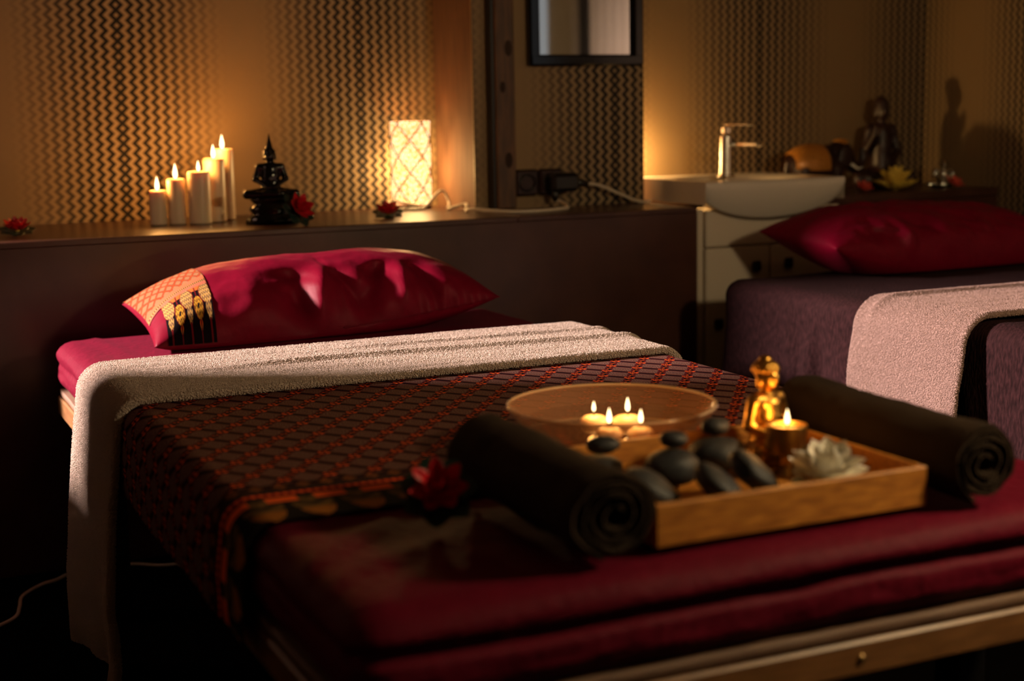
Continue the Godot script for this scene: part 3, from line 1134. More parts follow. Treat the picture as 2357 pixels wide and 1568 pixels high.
# ---------------------------------------------------------------- the far bed
func bed_two() -> void:
	var bed := thing("massage_bed", "far massage bed under a plum cover beside the washbasin", "bed", Vector3.ZERO)
	var x0 := 1.98
	var x1 := 2.97
	var z0 := -3.09
	var z1 := -1.15
	var m := soft_box(Vector3((x0 + x1) / 2, 0.51, (z0 + z1) / 2), Vector3(x1 - x0, 0.30, z1 - z0), 0.042, 0.016, func(w: Vector3, d: Vector3) -> Vector3:
		var out := Vector3(d.x, 0, d.z)
		var low := smoothstep(0.64, 0.46, w.y)
		var f := fn.get_noise_2d(w.z * 5.0 + w.x * 5.0, w.y * 2.0)
		w += out * low * 0.016 * f
		w += out * low * 0.015 * (exp(-pow((w.z + 2.72 - 0.10 * (w.y - 0.5)) / 0.011, 2.0)) - 1.3 * exp(-pow((w.z + 2.69 - 0.10 * (w.y - 0.5)) / 0.013, 2.0)) + 0.9 * exp(-pow((w.z + 2.79 + 0.15 * (w.y - 0.5)) / 0.014, 2.0)) - exp(-pow((w.z + 2.765 + 0.15 * (w.y - 0.5)) / 0.012, 2.0)))
		w += Vector3(0, 1, 0) * 0.003 * fn.get_noise_2d(w.x * 4.0, w.z * 4.0) * d.y
		return w)
	part("cover", m.mesh(), M.plum, bed, "plum velvet cover")
	for s in [[Vector3(x0 + 0.03, 0.31, z0 + 0.03), Vector3(x0 + 0.06, 0.355, z1 - 0.03)], [Vector3(x1 - 0.06, 0.31, z0 + 0.03), Vector3(x1 - 0.03, 0.355, z1 - 0.03)]]:
		part("frame_rail", slab(s[0], s[1], 0.003), M.knot, bed)
	for q in [[x0 + 0.07, z0 + 0.25], [x1 - 0.07, z0 + 0.25], [x0 + 0.07, z1 - 0.25], [x1 - 0.07, z1 - 0.25]]:
		part("leg", slab(Vector3(q[0] - 0.025, 0.0805, q[1] - 0.025), Vector3(q[0] + 0.025, 0.357, q[1] + 0.025), 0.004), M.black, bed)
	drape("towel", "dusty pink terry towel folded over the edge of the plum bed", "towel", M.towel_pink, x0 - 0.031, x1 - 0.35, 0.6690, 0.060, -2.505, -2.17, 0.011, 0.26, 0.0, true, 0.03)
	var seam := func(s: float, t: float) -> float:
		var f := t * 0.5 + 0.5
		return lerpf(lerpf(0.098, 0.075, f), lerpf(0.07, 0.05, f), s * 0.5 + 0.5) - 0.03 * f * (1.0 - s * s)
	var wr := func(w: Vector3, s: float, t: float, full: float) -> Vector3:
		var front := smoothstep(0.2, 0.85, t)
		var fold := 0.018 * fn.get_noise_2d(s * 3.0 + 14.0, t * 2.0)
		fold += 0.016 * exp(-pow((s + 0.50 - 0.1 * t) / 0.05, 2.0)) - 0.014 * exp(-pow((s + 0.62) / 0.05, 2.0)) + 0.010 * exp(-pow((s + 0.1) / 0.06, 2.0))
		w.z += front * fold * minf(1.0, full * 2.0)
		w.y += (0.010 * fn.get_noise_2d(s * 3.0, t * 3.0 + 27.0) + front * fold * 0.4) * full
		return w
	var pl := thing("pillow", "plain dark crimson pillow on the plum bed", "pillow", Vector3(2.555, 0.665, -3.03), deg_to_rad(2.0))
	part("pillowcase", cushion(0.40, 0.155, 0.10, 0.10, seam, wr).mesh(), M.satin, pl)


# ---------------------------------------------------------------- small things
var flame_mesh: ArrayMesh
var wick_mesh: ArrayMesh


func flame(parent: Node3D, at: Vector3, hgt: float, e: float, c := Color(1.0, 0.69, 0.35)) -> void:
	if flame_mesh == null:
		var pr := []
		for i in 15:
			var t := i / 14.0
			pr.append(Vector2(0.155 * pow(sin(PI * pow(t, 0.62)), 0.9) * (1.0 - 0.25 * t), t) if i > 0 and i < 14 else Vector2(0, t))
		flame_mesh = MB.new().lathe(pr, 14).mesh()
		wick_mesh = MB.new().tube([Vector3(0, 0, 0), Vector3(0.0003, 0.005, 0), Vector3(0.001, 0.010, 0)], 0.0009, 6).mesh()
	part("wick", wick_mesh, M.wick, parent).position = at - Vector3(0, 0.001, 0)
	var f := part("flame", flame_mesh, M.flame, parent)
	f.position = at + Vector3(0, 0.0065, 0)
	f.scale = Vector3(hgt, hgt, hgt)
	omni(parent, at + Vector3(0, 0.0065 + hgt * 0.6, 0), c, e, 0.006)


func pillar(label: String, at: Vector3, r: float, h: float, fh: float, e: float) -> void:
	var c := thing("pillar_candle", label, "candle", at, 0.0, "pillar candles on the ledge")
	part("wax", MB.new().lathe([Vector2(0, 0), Vector2(r * 0.94, 0), Vector2(r, 0.004), Vector2(r, h - 0.006), Vector2(r * 0.97, h - 0.002), Vector2(r * 0.90, h), Vector2(r * 0.80, h - 0.002), Vector2(r * 0.55, h - 0.005), Vector2(0.2 * r, h - 0.006), Vector2(0, h - 0.006)], 36).mesh(), M.wax, c)
	flame(c, Vector3(0, h - 0.006, 0), fh, e * 0.86)


func petal(l: float, w: float, curl: float, cup: float) -> ArrayMesh:   # a pointed petal rising along +z, thick in the middle
	var mb := MB.new()
	for side in [1.0, -1.0]:
		mb.grid(10, 6, func(i: int, j: int) -> Array:
			var t := i / 10.0
			var s := j / 3.0 - 1.0
			var half := w * 0.5 * pow(sin(PI * pow(t * 0.97 + 0.03, 0.8)), 0.75)
			var a := curl * t
			var z := l * (sin(a) / curl if absf(curl) > 0.01 else t)
			var y := l * ((1.0 - cos(a)) / curl if absf(curl) > 0.01 else 0.0)
			y += cup * w * s * s * sin(PI * t) + side * 0.012 * w * (1.0 - s * s)
			return [Vector3(s * half, y, z), Vector2(s, t)], side > 0.0)
	return mb.mesh()


# rings: [count, length, width, curl, cup, tilt degrees, lift, material]
func blossom(called: String, label: String, at: Vector3, rings: Array, tilt := Vector3.ZERO, group := "", leaves := 0, leaf_len := 0.04, heart := 0.006, heart_mat: Material = null) -> Node3D:
	var o := thing(called, label, "flower", at, 0.0, group)
	o.rotation = tilt
	var ring := 0
	for q in rings:
		var pm := petal(q[1], q[2], q[3], q[4])
		for i in q[0]:
			var p := part("petal", pm, q[7], o)
			p.basis = Basis(Vector3.UP, TAU * (i + 0.5 * (ring % 2)) / q[0] + ring * 0.2) * Basis(Vector3.RIGHT, -deg_to_rad(q[5]))
			p.position = Vector3(0, q[6], 0) + p.basis.z * 0.004
		ring += 1
	part("flower_heart", MB.new().lathe([Vector2(0, 0.001), Vector2(heart, 0.002), Vector2(heart * 0.9, heart), Vector2(heart * 0.5, heart * 1.5), Vector2(0, heart * 1.6)], 14).mesh(), heart_mat if heart_mat else M.lotus_heart, o)
	if leaves:
		var lm := petal(leaf_len, leaf_len * 0.9, 0.15, 0.05)
		for i in leaves:
			var p := part("leaf", lm, M.leaf, o)
			p.basis = Basis(Vector3.UP, TAU * (i + 0.3) / leaves)
			p.position = Vector3(0, 0.0015, 0)
	return o


func red_flower(label: String, at: Vector3, size: float, tilt: Vector3, group: String, m1: Material, leaves := 6) -> void:
	blossom("red_flower", label, at, [
		[7, 0.034 * size, 0.020 * size, 0.7, 0.15, 14.0, 0.004 * size, m1],
		[6, 0.028 * size, 0.018 * size, 0.7, 0.18, 38.0, 0.005 * size, m1],
		[5, 0.020 * size, 0.014 * size, 0.6, 0.2, 64.0, 0.006 * size, m1]], tilt, group, leaves, 0.042 * size, 0.005 * size)


func mosaic_lamp(label: String, at: Vector3, r: float, h: float, e: float) -> void:
	var o := thing("table_lamp", label, "lamp", at)
	part("base", MB.new().lathe([Vector2(0, 0), Vector2(r, 0), Vector2(r, 0.010), Vector2(r * 0.9, 0.014), Vector2(0, 0.014)], 40).mesh(), M.bakelite, o)
	# beaded glass sleeve, each bead standing a little proud
	var mb := MB.new()
	mb.grid(144, 84, func(i: int, j: int) -> Array:
		var a := TAU * i / 144.0
		var y := lerpf(0.014, h, j / 84.0)
		var b := 0.0016 * absf(sin(i * 0.5 * PI + j * 0.0)) * absf(sin(j * PI * 0.5))
		b += 0.0010 * fn.get_noise_2d(cos(a) * 9.0 + sin(a) * 14.0, y * 120.0)
		return [Vector3(cos(a) * (r + b), y, -sin(a) * (r + b)), Vector2(i / 144.0 * 1.6, y * 4.6)], false)
	part("lamp_shade", mb.mesh(), M.shade, o, "glowing beaded glass sleeve")
	for d in [1.0, -1.0]:
		for k in 5:
			var pts := []
			for i in 41:
				var y := lerpf(0.012, h, i / 40.0)
				var a: float = TAU * k / 5.0 + d * (y - 0.012) / 0.087 * TAU / 5.0 + 0.55
				pts.append(Vector3(cos(a) * (r + 0.0022), y, -sin(a) * (r + 0.0022)))
			part("lattice_wire", MB.new().tube(pts, 0.0017, 5).mesh(), M.wire, o)
	part("bulb", MB.new().lathe([Vector2(0, 0.065), Vector2(0.012, 0.07), Vector2(0.022, 0.095), Vector2(0.022, 0.115), Vector2(0.012, 0.132), Vector2(0, 0.136)], 16).mesh(), M.bulb, o)
	omni(o, Vector3(0.004, 0.105, 0.006), Color(1.0, 0.80, 0.50), e, 0.022)


func seated_figure(sc: float, cell: float, hand_up := false) -> ArrayMesh:   # cross-legged, 1 unit from seat to crown; faces +z
	var mirrored := -1.0 if hand_up else 1.0
	var V := func(x: float, y: float, z: float) -> Vector3: return Vector3(x * mirrored, y, z) * sc
	var P := [
		[V.call(0.0, 0.10, 0.0), V.call(0.24, 0.11, 0.19)],
		[V.call(-0.10, 0.09, 0.02), V.call(-0.37, 0.075, 0.14), 0.10 * sc, 0.075 * sc], [V.call(0.10, 0.09, 0.02), V.call(0.37, 0.075, 0.14), 0.10 * sc, 0.075 * sc],
		[V.call(-0.37, 0.07, 0.14), V.call(0.10, 0.075, 0.24), 0.07 * sc, 0.05 * sc], [V.call(0.37, 0.07, 0.14), V.call(-0.10, 0.09, 0.22), 0.07 * sc, 0.05 * sc],
		[V.call(0.0, 0.14, -0.01), V.call(0.0, 0.36, -0.01), 0.15 * sc, 0.145 * sc],
		[V.call(0.0, 0.40, -0.01), V.call(0.0, 0.50, -0.01), 0.15 * sc, 0.135 * sc],
		[V.call(-0.15, 0.535, -0.01), V.call(0.15, 0.535, -0.01), 0.072 * sc, 0.072 * sc],
		[V.call(0.0, 0.56, 0.0), V.call(0.0, 0.66, 0.0), 0.055 * sc, 0.05 * sc],
		[V.call(0.0, 0.735, 0.015), V.call(0.088, 0.115, 0.098)],
		[V.call(0.0, 0.70, 0.06), V.call(0.05, 0.05, 0.05)],
		[V.call(0.0, 0.725, 0.112), V.call(0.014, 0.03, 0.016)],
		[V.call(-0.092, 0.715, 0.0), V.call(0.018, 0.058, 0.026)], [V.call(0.092, 0.715, 0.0), V.call(0.018, 0.058, 0.026)],
		[V.call(0.0, 0.80, -0.012), V.call(0.094, 0.075, 0.098)],
		[V.call(0.0, 0.875, -0.012), V.call(0.048, 0.05, 0.048)],
		[V.call(-0.175, 0.53, -0.01), V.call(-0.235, 0.33, 0.01), 0.058 * sc, 0.05 * sc],
		[V.call(-0.235, 0.33, 0.01), V.call(-0.06, 0.20, 0.20), 0.046 * sc, 0.036 * sc],
		[V.call(-0.04, 0.185, 0.21), V.call(0.055, 0.028, 0.045)],
		[V.call(0.175, 0.53, -0.01), V.call(0.235, 0.33, 0.01), 0.058 * sc, 0.05 * sc]]
	if hand_up:
		P.remove_at(15)
		P.append_array([[V.call(0.235, 0.33, 0.01), V.call(0.17, 0.50, 0.17), 0.046 * sc, 0.036 * sc], [V.call(0.16, 0.55, 0.18), V.call(0.03, 0.06, 0.035)]])
	else:
		P.append_array([[V.call(0.235, 0.33, 0.01), V.call(0.06, 0.20, 0.20), 0.046 * sc, 0.036 * sc], [V.call(0.04, 0.185, 0.215), V.call(0.055, 0.028, 0.045)]])
	for q in P:
		if q.size() == 2:
			q[1] = q[1].abs()
	return blob(P, cell, 0.028 * sc)


func ledge_things() -> void:
	var y := 0.8205
	pillar("shortest ivory pillar candle, leftmost of the row on the ledge", Vector3(0.722, y, -3.635), 0.0205, 0.084, 0.034, 0.022)
	pillar("second shortest ivory pillar candle, second from the left", Vector3(0.766, y, -3.628), 0.0215, 0.111, 0.037, 0.024)
	pillar("middle ivory pillar candle, thickest of the row", Vector3(0.818, y, -3.606), 0.0275, 0.128, 0.026, 0.022)
	pillar("second tallest ivory pillar candle, fourth from the left", Vector3(0.868, y, -3.655), 0.0265, 0.157, 0.034, 0.026)
	pillar("tallest ivory pillar candle, at the back right of the row", Vector3(0.905, y, -3.712), 0.0265, 0.178, 0.036, 0.028)

	# glossy black seated figure on a tiered pedestal
	var bu := thing("seated_statue", "glossy black seated statue with a pointed crown on the ledge", "statue", Vector3(0.968, y, -3.50), deg_to_rad(-14.0))
	part("pedestal", MB.new().lathe([Vector2(0, 0), Vector2(0.064, 0), Vector2(0.063, 0.012), Vector2(0.054, 0.022), Vector2(0.050, 0.027), Vector2(0.055, 0.034), Vector2(0.053, 0.041), Vector2(0.045, 0.046), Vector2(0.044, 0.051), Vector2(0.052, 0.057), Vector2(0.051, 0.063), Vector2(0.044, 0.066), Vector2(0, 0.066)], 48, Vector3.ZERO, Vector2(1.0, 0.72)).mesh(), M.gloss, bu)
	var fg := part("figure", seated_figure(0.138, 0.0022), M.gloss, bu)
	fg.position = Vector3(0, 0.062, 0)
	fg.scale.x = 1.12
	part("crown", MB.new().lathe([Vector2(0.0100, 0.172), Vector2(0.0095, 0.180), Vector2(0.0072, 0.187), Vector2(0.0062, 0.192), Vector2(0.0036, 0.202), Vector2(0.0016, 0.212), Vector2(0, 0.218)], 18, Vector3(0, 0, -0.0014)).mesh(), M.gloss, bu)
	red_flower("crimson flower with dark leaves leaning on the black statue", Vector3(1.000, y + 0.036, -3.398), 1.15, Vector3(deg_to_rad(58), deg_to_rad(8), deg_to_rad(-18)), "", M.red_petal, 7)
	red_flower("crimson flower lying at the left end of the ledge", Vector3(0.382, y + 0.006, -3.56), 1.05, Vector3(deg_to_rad(14), 0.5, deg_to_rad(8)), "", M.red_petal, 7)
	red_flower("crimson flower with dark leaves lying in front of the glowing lamp", Vector3(1.268, y + 0.008, -3.505), 1.0, Vector3(deg_to_rad(18), 0.4, deg_to_rad(14)), "", M.red_petal, 7)
	mosaic_lamp("glowing beaded glass cylinder lamp with diamond lattice on the ledge", Vector3(1.444, y, -3.797), 0.0535, 0.236, 0.095)
	mosaic_lamp("beaded glass lamp hidden behind the pier beside the washbasin", Vector3(2.104, y, -3.800), 0.036, 0.19, 0.26)

	# wall sockets with a plug adapter
	var so := thing("wall_socket", "brown double wall socket low on the pier", "socket", Vector3(1.735, 0.853, -3.5995))
	for k in 2:
		part("socket_plate", MB.new().box(Vector3(-0.045 + 0.072 * k, 0.036, 0.012), Vector3(0.069, 0.070, 0.022), 0.006).mesh(false), M.bakelite, so)
		var rg := part("socket_ring", MB.new().lathe([Vector2(0.024, 0), Vector2(0.024, 0.004), Vector2(0.020, 0.004), Vector2(0.019, 0)], 24).mesh(), M.gloss, so)
		rg.position = Vector3(-0.045 + 0.072 * k, 0.036, 0.023)
		rg.rotation.x = PI / 2
	var ad := thing("plug_adapter", "black plug adapter with two plugs in the wall socket", "plug", Vector3(1.772, 0.866, -3.575))
	part("adapter_body", MB.new().box(Vector3(0.012, 0.022, 0.024), Vector3(0.082, 0.050, 0.046), 0.010).mesh(false), M.black, ad)
	part("plug", MB.new().tube([Vector3(0.053, 0.020, 0.022), Vector3(0.070, 0.019, 0.022), Vector3(0.086, 0.016, 0.022)], 0.013, 12, 0.006).mesh(), M.black, ad)
	part("plug", MB.new().tube([Vector3(-0.012, -0.002, 0.022), Vector3(-0.012, -0.018, 0.022), Vector3(-0.010, -0.028, 0.022)], 0.013, 12, 0.006).mesh(), M.black, ad)


func smooth_path(pts: Array, n := 8, low := 0.0) -> Array:
	var c := Curve3D.new()
	for i in pts.size():
		var a: Vector3 = pts[maxi(i - 1, 0)]
		var b: Vector3 = pts[mini(i + 1, pts.size() - 1)]
		c.add_point(pts[i], -(b - a) / 6.0, (b - a) / 6.0)
	var out := []
	for i in pts.size() - 1:
		for k in n:
			out.append(c.sample(i, float(k) / n))
	out.append(pts[-1])
	for i in out.size():
		out[i].y = maxf(out[i].y, low)
	return out


func cords() -> void:
	var y := 0.8250
	solo("lamp_cord", MB.new().tube(smooth_path([Vector3(1.445, y + 0.004, -3.728), Vector3(1.37, y + 0.02, -3.755), Vector3(1.36, y, -3.72), Vector3(1.43, y, -3.69), Vector3(1.50, y + 0.045, -3.72), Vector3(1.515, y + 0.01, -3.70), Vector3(1.495, y, -3.66), Vector3(1.53, y + 0.012, -3.62), Vector3(1.50, y, -3.55), Vector3(1.50, y + 0.006, -3.50), Vector3(1.58, y, -3.425), Vector3(1.66, y, -3.42), Vector3(1.755, y, -3.47), Vector3(1.770, y + 0.012, -3.535), Vector3(1.762, y + 0.014, -3.553)], 8, 0.8250), 0.0042, 8).mesh(), M.cord, "white cord running from the glowing lamp to the socket", "cord")
	solo("lamp_cord", MB.new().tube(smooth_path([Vector3(1.861, 0.8815, -3.553), Vector3(1.90, 0.874, -3.555), Vector3(1.96, 0.850, -3.56), Vector3(2.02, y + 0.002, -3.562), Vector3(2.058, y, -3.57), Vector3(2.064, y, -3.575)], 8, 0.8250), 0.0036, 8).mesh(), M.cord, "thin cord running from the plug behind the pier's right edge", "cord")
	var fy := 0.0848
	solo("power_cable", MB.new().tube(smooth_path([Vector3(0.0, fy, -2.90), Vector3(0.17, fy, -2.95), Vector3(0.238, fy, -3.00), Vector3(0.272, fy, -3.04), Vector3(0.286, fy, -3.10), Vector3(0.300, fy, -3.17), Vector3(0.345, fy, -3.23), Vector3(0.380, fy, -3.25), Vector3(0.417, fy, -3.285), Vector3(0.48, fy, -3.30), Vector3(0.555, fy, -3.285), Vector3(0.623, fy, -3.24), Vector3(0.75, fy, -3.25)]), 0.004, 8).mesh(), M.cord, "pale cable curling across the dark floor left of the bed", "cord")


func sink() -> void:
	var ca := thing("vanity_cabinet", "white vanity cabinet under the washbasin", "cabinet", Vector3(2.318, 0, -3.375))
	part("carcass", MB.new().box(Vector3(0, 0.435, -0.19), Vector3(0.462, 0.70, 0.362), 0.002).mesh(false), M.cabinet, ca)
	part("side_panel", MB.new().box(Vector3(-0.2215, 0.45, 0.002), Vector3(0.019, 0.72, 0.018), 0.002).mesh(false), M.cabinet, ca)
	part("front_panel", MB.new().box(Vector3(0.014, 0.757, 0.002), Vector3(0.436, 0.098, 0.018), 0.003).mesh(false), M.cabinet, ca)
	var dl := part("door", MB.new().box(Vector3(-0.1015, 0.411, 0.002), Vector3(0.204, 0.585, 0.018), 0.003).mesh(false), M.cabinet, ca)
	var dr := part("door", MB.new().box(Vector3(0.1195, 0.411, 0.002), Vector3(0.225, 0.585, 0.018), 0.003).mesh(false), M.cabinet, ca)
	for q in [[dl, Vector3(-0.045, 0.650, 0.017)], [dr, Vector3(0.060, 0.653, 0.017)], [dl, Vector3(-0.166, 0.500, 0.017)]]:
		part("knob", MB.new().box(q[1], Vector3(0.026, 0.028, 0.012), 0.004).mesh(false), M.knob, q[0])
	part("plinth", MB.new().box(Vector3(0, 0.083, -0.20), Vector3(0.42, 0.004, 0.30)).mesh(false), M.black, ca)

	# washbasin with a bowed apron
	var ba := thing("washbasin", "white ceramic washbasin with a deep curved apron", "washbasin", Vector3(2.312, 0.0, -3.325))
	var hw := 0.224
	var rim := 0.884
	var d := 0.40
	var low := func(x: float) -> float: return rim - 0.036 - 0.074 * pow(maxf(0.0, 1.0 - x * x), 0.62)
	var mb := MB.new()
	var nx := 48
	var nzz := 40
	mb.grid(nx, nzz, func(i: int, j: int) -> Array:   # top with the hollow
		var x := 2.0 * i / nx - 1.0
		var z := float(j) / nzz
		var e := Vector2(x / 0.86, (z - 0.42) / 0.36).length()
		var y := rim - 0.085 * (1.0 - smoothstep(0.45, 1.0, e)) - 0.004 * (1.0 - smoothstep(0.98, 1.06, e))
		return [Vector3(x * hw, y, -z * d), Vector2(x, z)], false)
	mb.grid(nx, 10, func(i: int, j: int) -> Array:   # apron
		var x := 2.0 * i / nx - 1.0
		var t := j / 10.0
		var y := lerpf(rim, low.call(x), t)
		return [Vector3(x * hw, y, 0.004 * sin(t * PI) - 0.030 * t * t * (1.0 - x * x * 0.5)), Vector2(x, t)], true)
	mb.grid(nx, 4, func(i: int, j: int) -> Array:   # underside
		var x := 2.0 * i / nx - 1.0
		var t := j / 4.0
		return [Vector3(x * hw, lerpf(low.call(x), rim - 0.05, t), lerpf(-0.030 * (1.0 - x * x * 0.5), -0.034, t)), Vector2(x, t)], true)
	for s in [-1.0, 1.0]:
		mb.grid(1, 12, func(i: int, j: int) -> Array:
			return [Vector3(s * hw, rim - 0.060 * i, -d * j / 12.0), Vector2(i, j)], s > 0.0)
	part("basin", mb.mesh(), M.ceramic, ba)
	part("drain", MB.new().lathe([Vector2(0, 0.006), Vector2(0.018, 0.005), Vector2(0.022, 0.0)], 20, Vector3(0, rim - 0.0875, -0.19)).mesh(), M.chrome, ba)

	var fa := thing("faucet", "chrome single lever faucet on the washbasin", "faucet", Vector3(2.30, 0.8805, -3.555))
	part("base_ring", MB.new().lathe([Vector2(0, 0), Vector2(0.026, 0), Vector2(0.026, 0.006), Vector2(0.022, 0.010), Vector2(0, 0.010)], 24).mesh(), M.chrome, fa)
	part("body", MB.new().lathe([Vector2(0.019, 0.008), Vector2(0.018, 0.05), Vector2(0.0175, 0.115), Vector2(0.0165, 0.122), Vector2(0, 0.124)], 24).mesh(), M.chrome, fa)
	part("spout", MB.new().box(Vector3(0.020, 0.094, 0.055), Vector3(0.024, 0.014, 0.115), 0.004).mesh(false), M.chrome, fa).rotation.y = deg_to_rad(12)
	part("lever_stem", MB.new().box(Vector3(0, 0.134, 0), Vector3(0.022, 0.022, 0.022), 0.004).mesh(false), M.chrome, fa)
	part("lever", MB.new().box(Vector3(0.014, 0.149, 0.036), Vector3(0.022, 0.008, 0.096), 0.003).mesh(false), M.chrome, fa).rotation.y = deg_to_rad(12)


func recess_things() -> void:
	var y := 0.8205
	# elephant with a gold mosaic blanket
	var el := thing("elephant_figurine", "dark elephant figurine with gold mosaic blanket behind the washbasin", "figurine", Vector3(2.69, y, -3.665), deg_to_rad(6.0))
	el.scale = Vector3.ONE * 1.08
	var P := [
		[Vector3(-0.02, 0.075, 0), Vector3(0.085, 0.055, 0.052)],
		[Vector3(0.085, 0.098, 0), Vector3(0.042, 0.044, 0.036)],
		[Vector3(0.075, 0.095, 0.036), Vector3(0.024, 0.036, 0.008)], [Vector3(0.075, 0.095, -0.036), Vector3(0.024, 0.036, 0.008)],
		[Vector3(0.118, 0.088, 0), Vector3(0.140, 0.062, 0), 0.019, 0.014], [Vector3(0.140, 0.062, 0), Vector3(0.163, 0.066, 0), 0.014, 0.011],
		[Vector3(0.163, 0.066, 0), Vector3(0.176, 0.092, 0), 0.011, 0.009], [Vector3(0.176, 0.092, 0), Vector3(0.170, 0.112, 0), 0.009, 0.007],
		[Vector3(-0.105, 0.085, 0), Vector3(-0.112, 0.045, 0), 0.006, 0.004]]
	for q in [[-0.07, 0.028], [-0.07, -0.028], [0.045, 0.028], [0.045, -0.028]]:
		P.append([Vector3(q[0], 0.06, q[1]), Vector3(q[0], 0.017, q[1]), 0.022, 0.017])
	part("body", blob(P, 0.0035, 0.012), M.monk, el)
	var bl := MB.new()
	bl.grid(20, 24, func(i: int, j: int) -> Array:
		var x := lerpf(-0.100, 0.005, i / 20.0)
		var a := lerpf(-0.22, PI + 0.22, j / 24.0)
		var k := sqrt(maxf(0.05, 1.0 - pow((x + 0.02) / 0.095, 2.0)))
		return [Vector3(x, 0.075 + sin(a) * 0.060 * k, -cos(a) * 0.058 * k), Vector2(i, j)], false)
	part("blanket", bl.mesh(), M.mosaic, el, "gold mosaic blanket")
	part("headpiece", MB.new().lathe([Vector2(0.024, 0.0), Vector2(0.018, 0.010), Vector2(0, 0.014)], 16, Vector3(0.088, 0.132, 0)).mesh(), M.mosaic, el)
	for s in [-1.0, 1.0]:
		part("tusk", MB.new().tube([Vector3(0.112, 0.075, s * 0.018), Vector3(0.135, 0.060, s * 0.024), Vector3(0.150, 0.066, s * 0.026)], 0.005, 8, 0.001).mesh(), M.lotus, el)
	# dark seated monk
	var mo := thing("monk_statue", "dark reddish brown seated statue with raised hand near the corner", "statue", Vector3(2.985, y + 0.004, -3.735), deg_to_rad(-16.0))
	part("figure", seated_figure(0.32, 0.005, true), M.monk, mo).scale = Vector3(0.72, 1.0, 0.8)
	# small silver seated figurine
	var si := thing("silver_figurine", "small silver seated figurine beside the right wall", "figurine", Vector3(3.12, y, -3.60), deg_to_rad(-30.0))
	part("figure", seated_figure(0.105, 0.0026), M.silver, si).scale = Vector3(1.25, 0.85, 1.25)
	part("foot_plate", MB.new().lathe([Vector2(0, 0), Vector2(0.036, 0), Vector2(0.034, 0.006), Vector2(0, 0.006)], 24).mesh(), M.silver, si)
	si.get_child(0).position.y = 0.0055
	blossom("lotus_flower", "yellow lotus candle holder on the corner ledge", Vector3(2.918, y, -3.580), [
		[8, 0.074, 0.046, 0.55, 0.22, 8.0, 0.003, M.yellow_petal], [7, 0.072, 0.048, 0.30, 0.25, 40.0, 0.004, M.yellow_petal], [6, 0.070, 0.044, 0.20, 0.25, 66.0, 0.004, M.yellow_petal]])
	red_flower("coral flower lying beside the right end of the washbasin", Vector3(2.795, y + 0.005, -3.575), 0.85, Vector3(deg_to_rad(30), 0, 0), "", M.coral_petal, 0)
	red_flower("coral flower lying in front of the silver figurine", Vector3(3.10, y + 0.006, -3.535), 1.0, Vector3(deg_to_rad(28), 0, deg_to_rad(-8)), "", M.coral_petal, 0)


func towel_roll(label: String, at: Vector3, turn: float, length: float, R: float, sd: int, sag: float) -> void:
	var turns := 3.6
	var n := 130
	var th := 0.0088
	var mb := MB.new()
	var rings := [0.0, 0.004, 0.012]
	var nl := 34
	for i in range(1, nl):
		rings.append(lerpf(0.012, length - 0.012, float(i) / nl))
	rings.append_array([length - 0.012, length - 0.004, length])
	var nr := rings.size() - 1
	var pos := func(i: int, k: int, side: float) -> Vector3:
		var t := float(i) / n
		var a := t * turns * TAU + 0.6
		var zz: float = rings[k]
		var r := lerpf(0.008, R - th * 0.5, pow(t, 0.85))
		r += 0.0035 * fn.get_noise_2d(cos(a) * 1.2 + sd, sin(a) * 1.2 + t * 3.0) * t
		var edge := minf(zz, length - zz)
		var tk := th * 0.5 * (1.0 if edge > 0.010 else (0.78 if edge > 0.003 else 0.35))
		var rr := r + side * tk
		# dobby stripes and a slack fold on the outside
		if side > 0.0 and t > 0.66:
			rr -= 0.0022 * (exp(-pow((zz - length * 0.62) / 0.004, 2.0)) + exp(-pow((zz - length * 0.69) / 0.004, 2.0)))
			rr += 0.0045 * fn.get_noise_2d(zz * 7.0 + sd, a * 0.35)
		var y := sin(a) * rr
		var x := cos(a) * rr
		y *= 0.93
		var dz := 0.006 * fn.get_noise_2d(t * 9.0 + sd * 3.0, 2.0) if k < 3 or k > nr - 3 else 0.0
		return Vector3(x, y + R * 0.93 + sag * sin(zz / length * PI), -zz + dz)
	mb.grid(n, nr, func(i: int, k: int) -> Array: return [pos.call(i, k, 1.0), Vector2(i, k)], true)
	mb.grid(n, nr, func(i: int, k: int) -> Array: return [pos.call(i, k, -1.0), Vector2(i, k)], false)
	for k in [0, nr]:
		mb.grid(n, 1, func(i: int, j: int) -> Array: return [pos.call(i, k, 1.0 - 2.0 * j), Vector2(i, j)], k == 0)
	for i in [0, n]:
		mb.grid(1, nr, func(j: int, k: int) -> Array: return [pos.call(i, k, 1.0 - 2.0 * j), Vector2(j, k)], i == 0)
	for k in mb.v.size():
		mb.v[k].y = maxf(mb.v[k].y, 0.0005)
	solo("rolled_towel", mb.mesh(), M.dark_towel, label, "towel", at, turn, "rolled dark towels beside the tray")


func pebble(label: String, at: Vector3, r: Vector3, rot := Vector3.ZERO, sd := 0.0) -> void:
	var mb := MB.new()
	mb.grid(28, 16, func(i: int, j: int) -> Array:
		var a := TAU * i / 28.0
		var b := PI * j / 16.0 - PI / 2
		var q := Vector3(cos(b) * cos(a), sin(b), -cos(b) * sin(a))
		var k := 1.0 + 0.10 * fn.get_noise_3d(q.x * 0.8 + sd, q.y * 0.8, q.z * 0.8)
		return [Vector3(q.x * r.x, signf(q.y) * pow(absf(q.y), 0.85) * r.y, q.z * r.z) * k, Vector2(i, j)], false)
	var turned := Basis.from_euler(rot)
	var lowest := 0.0
	for q in mb.v:
		lowest = minf(lowest, (turned * q).y)
	var s := solo("massage_stone", mb.mesh(), M.stone, label, "stone", at - Vector3(0, lowest, 0), 0.0, "black massage stones in the tray")
	s.rotation = rot


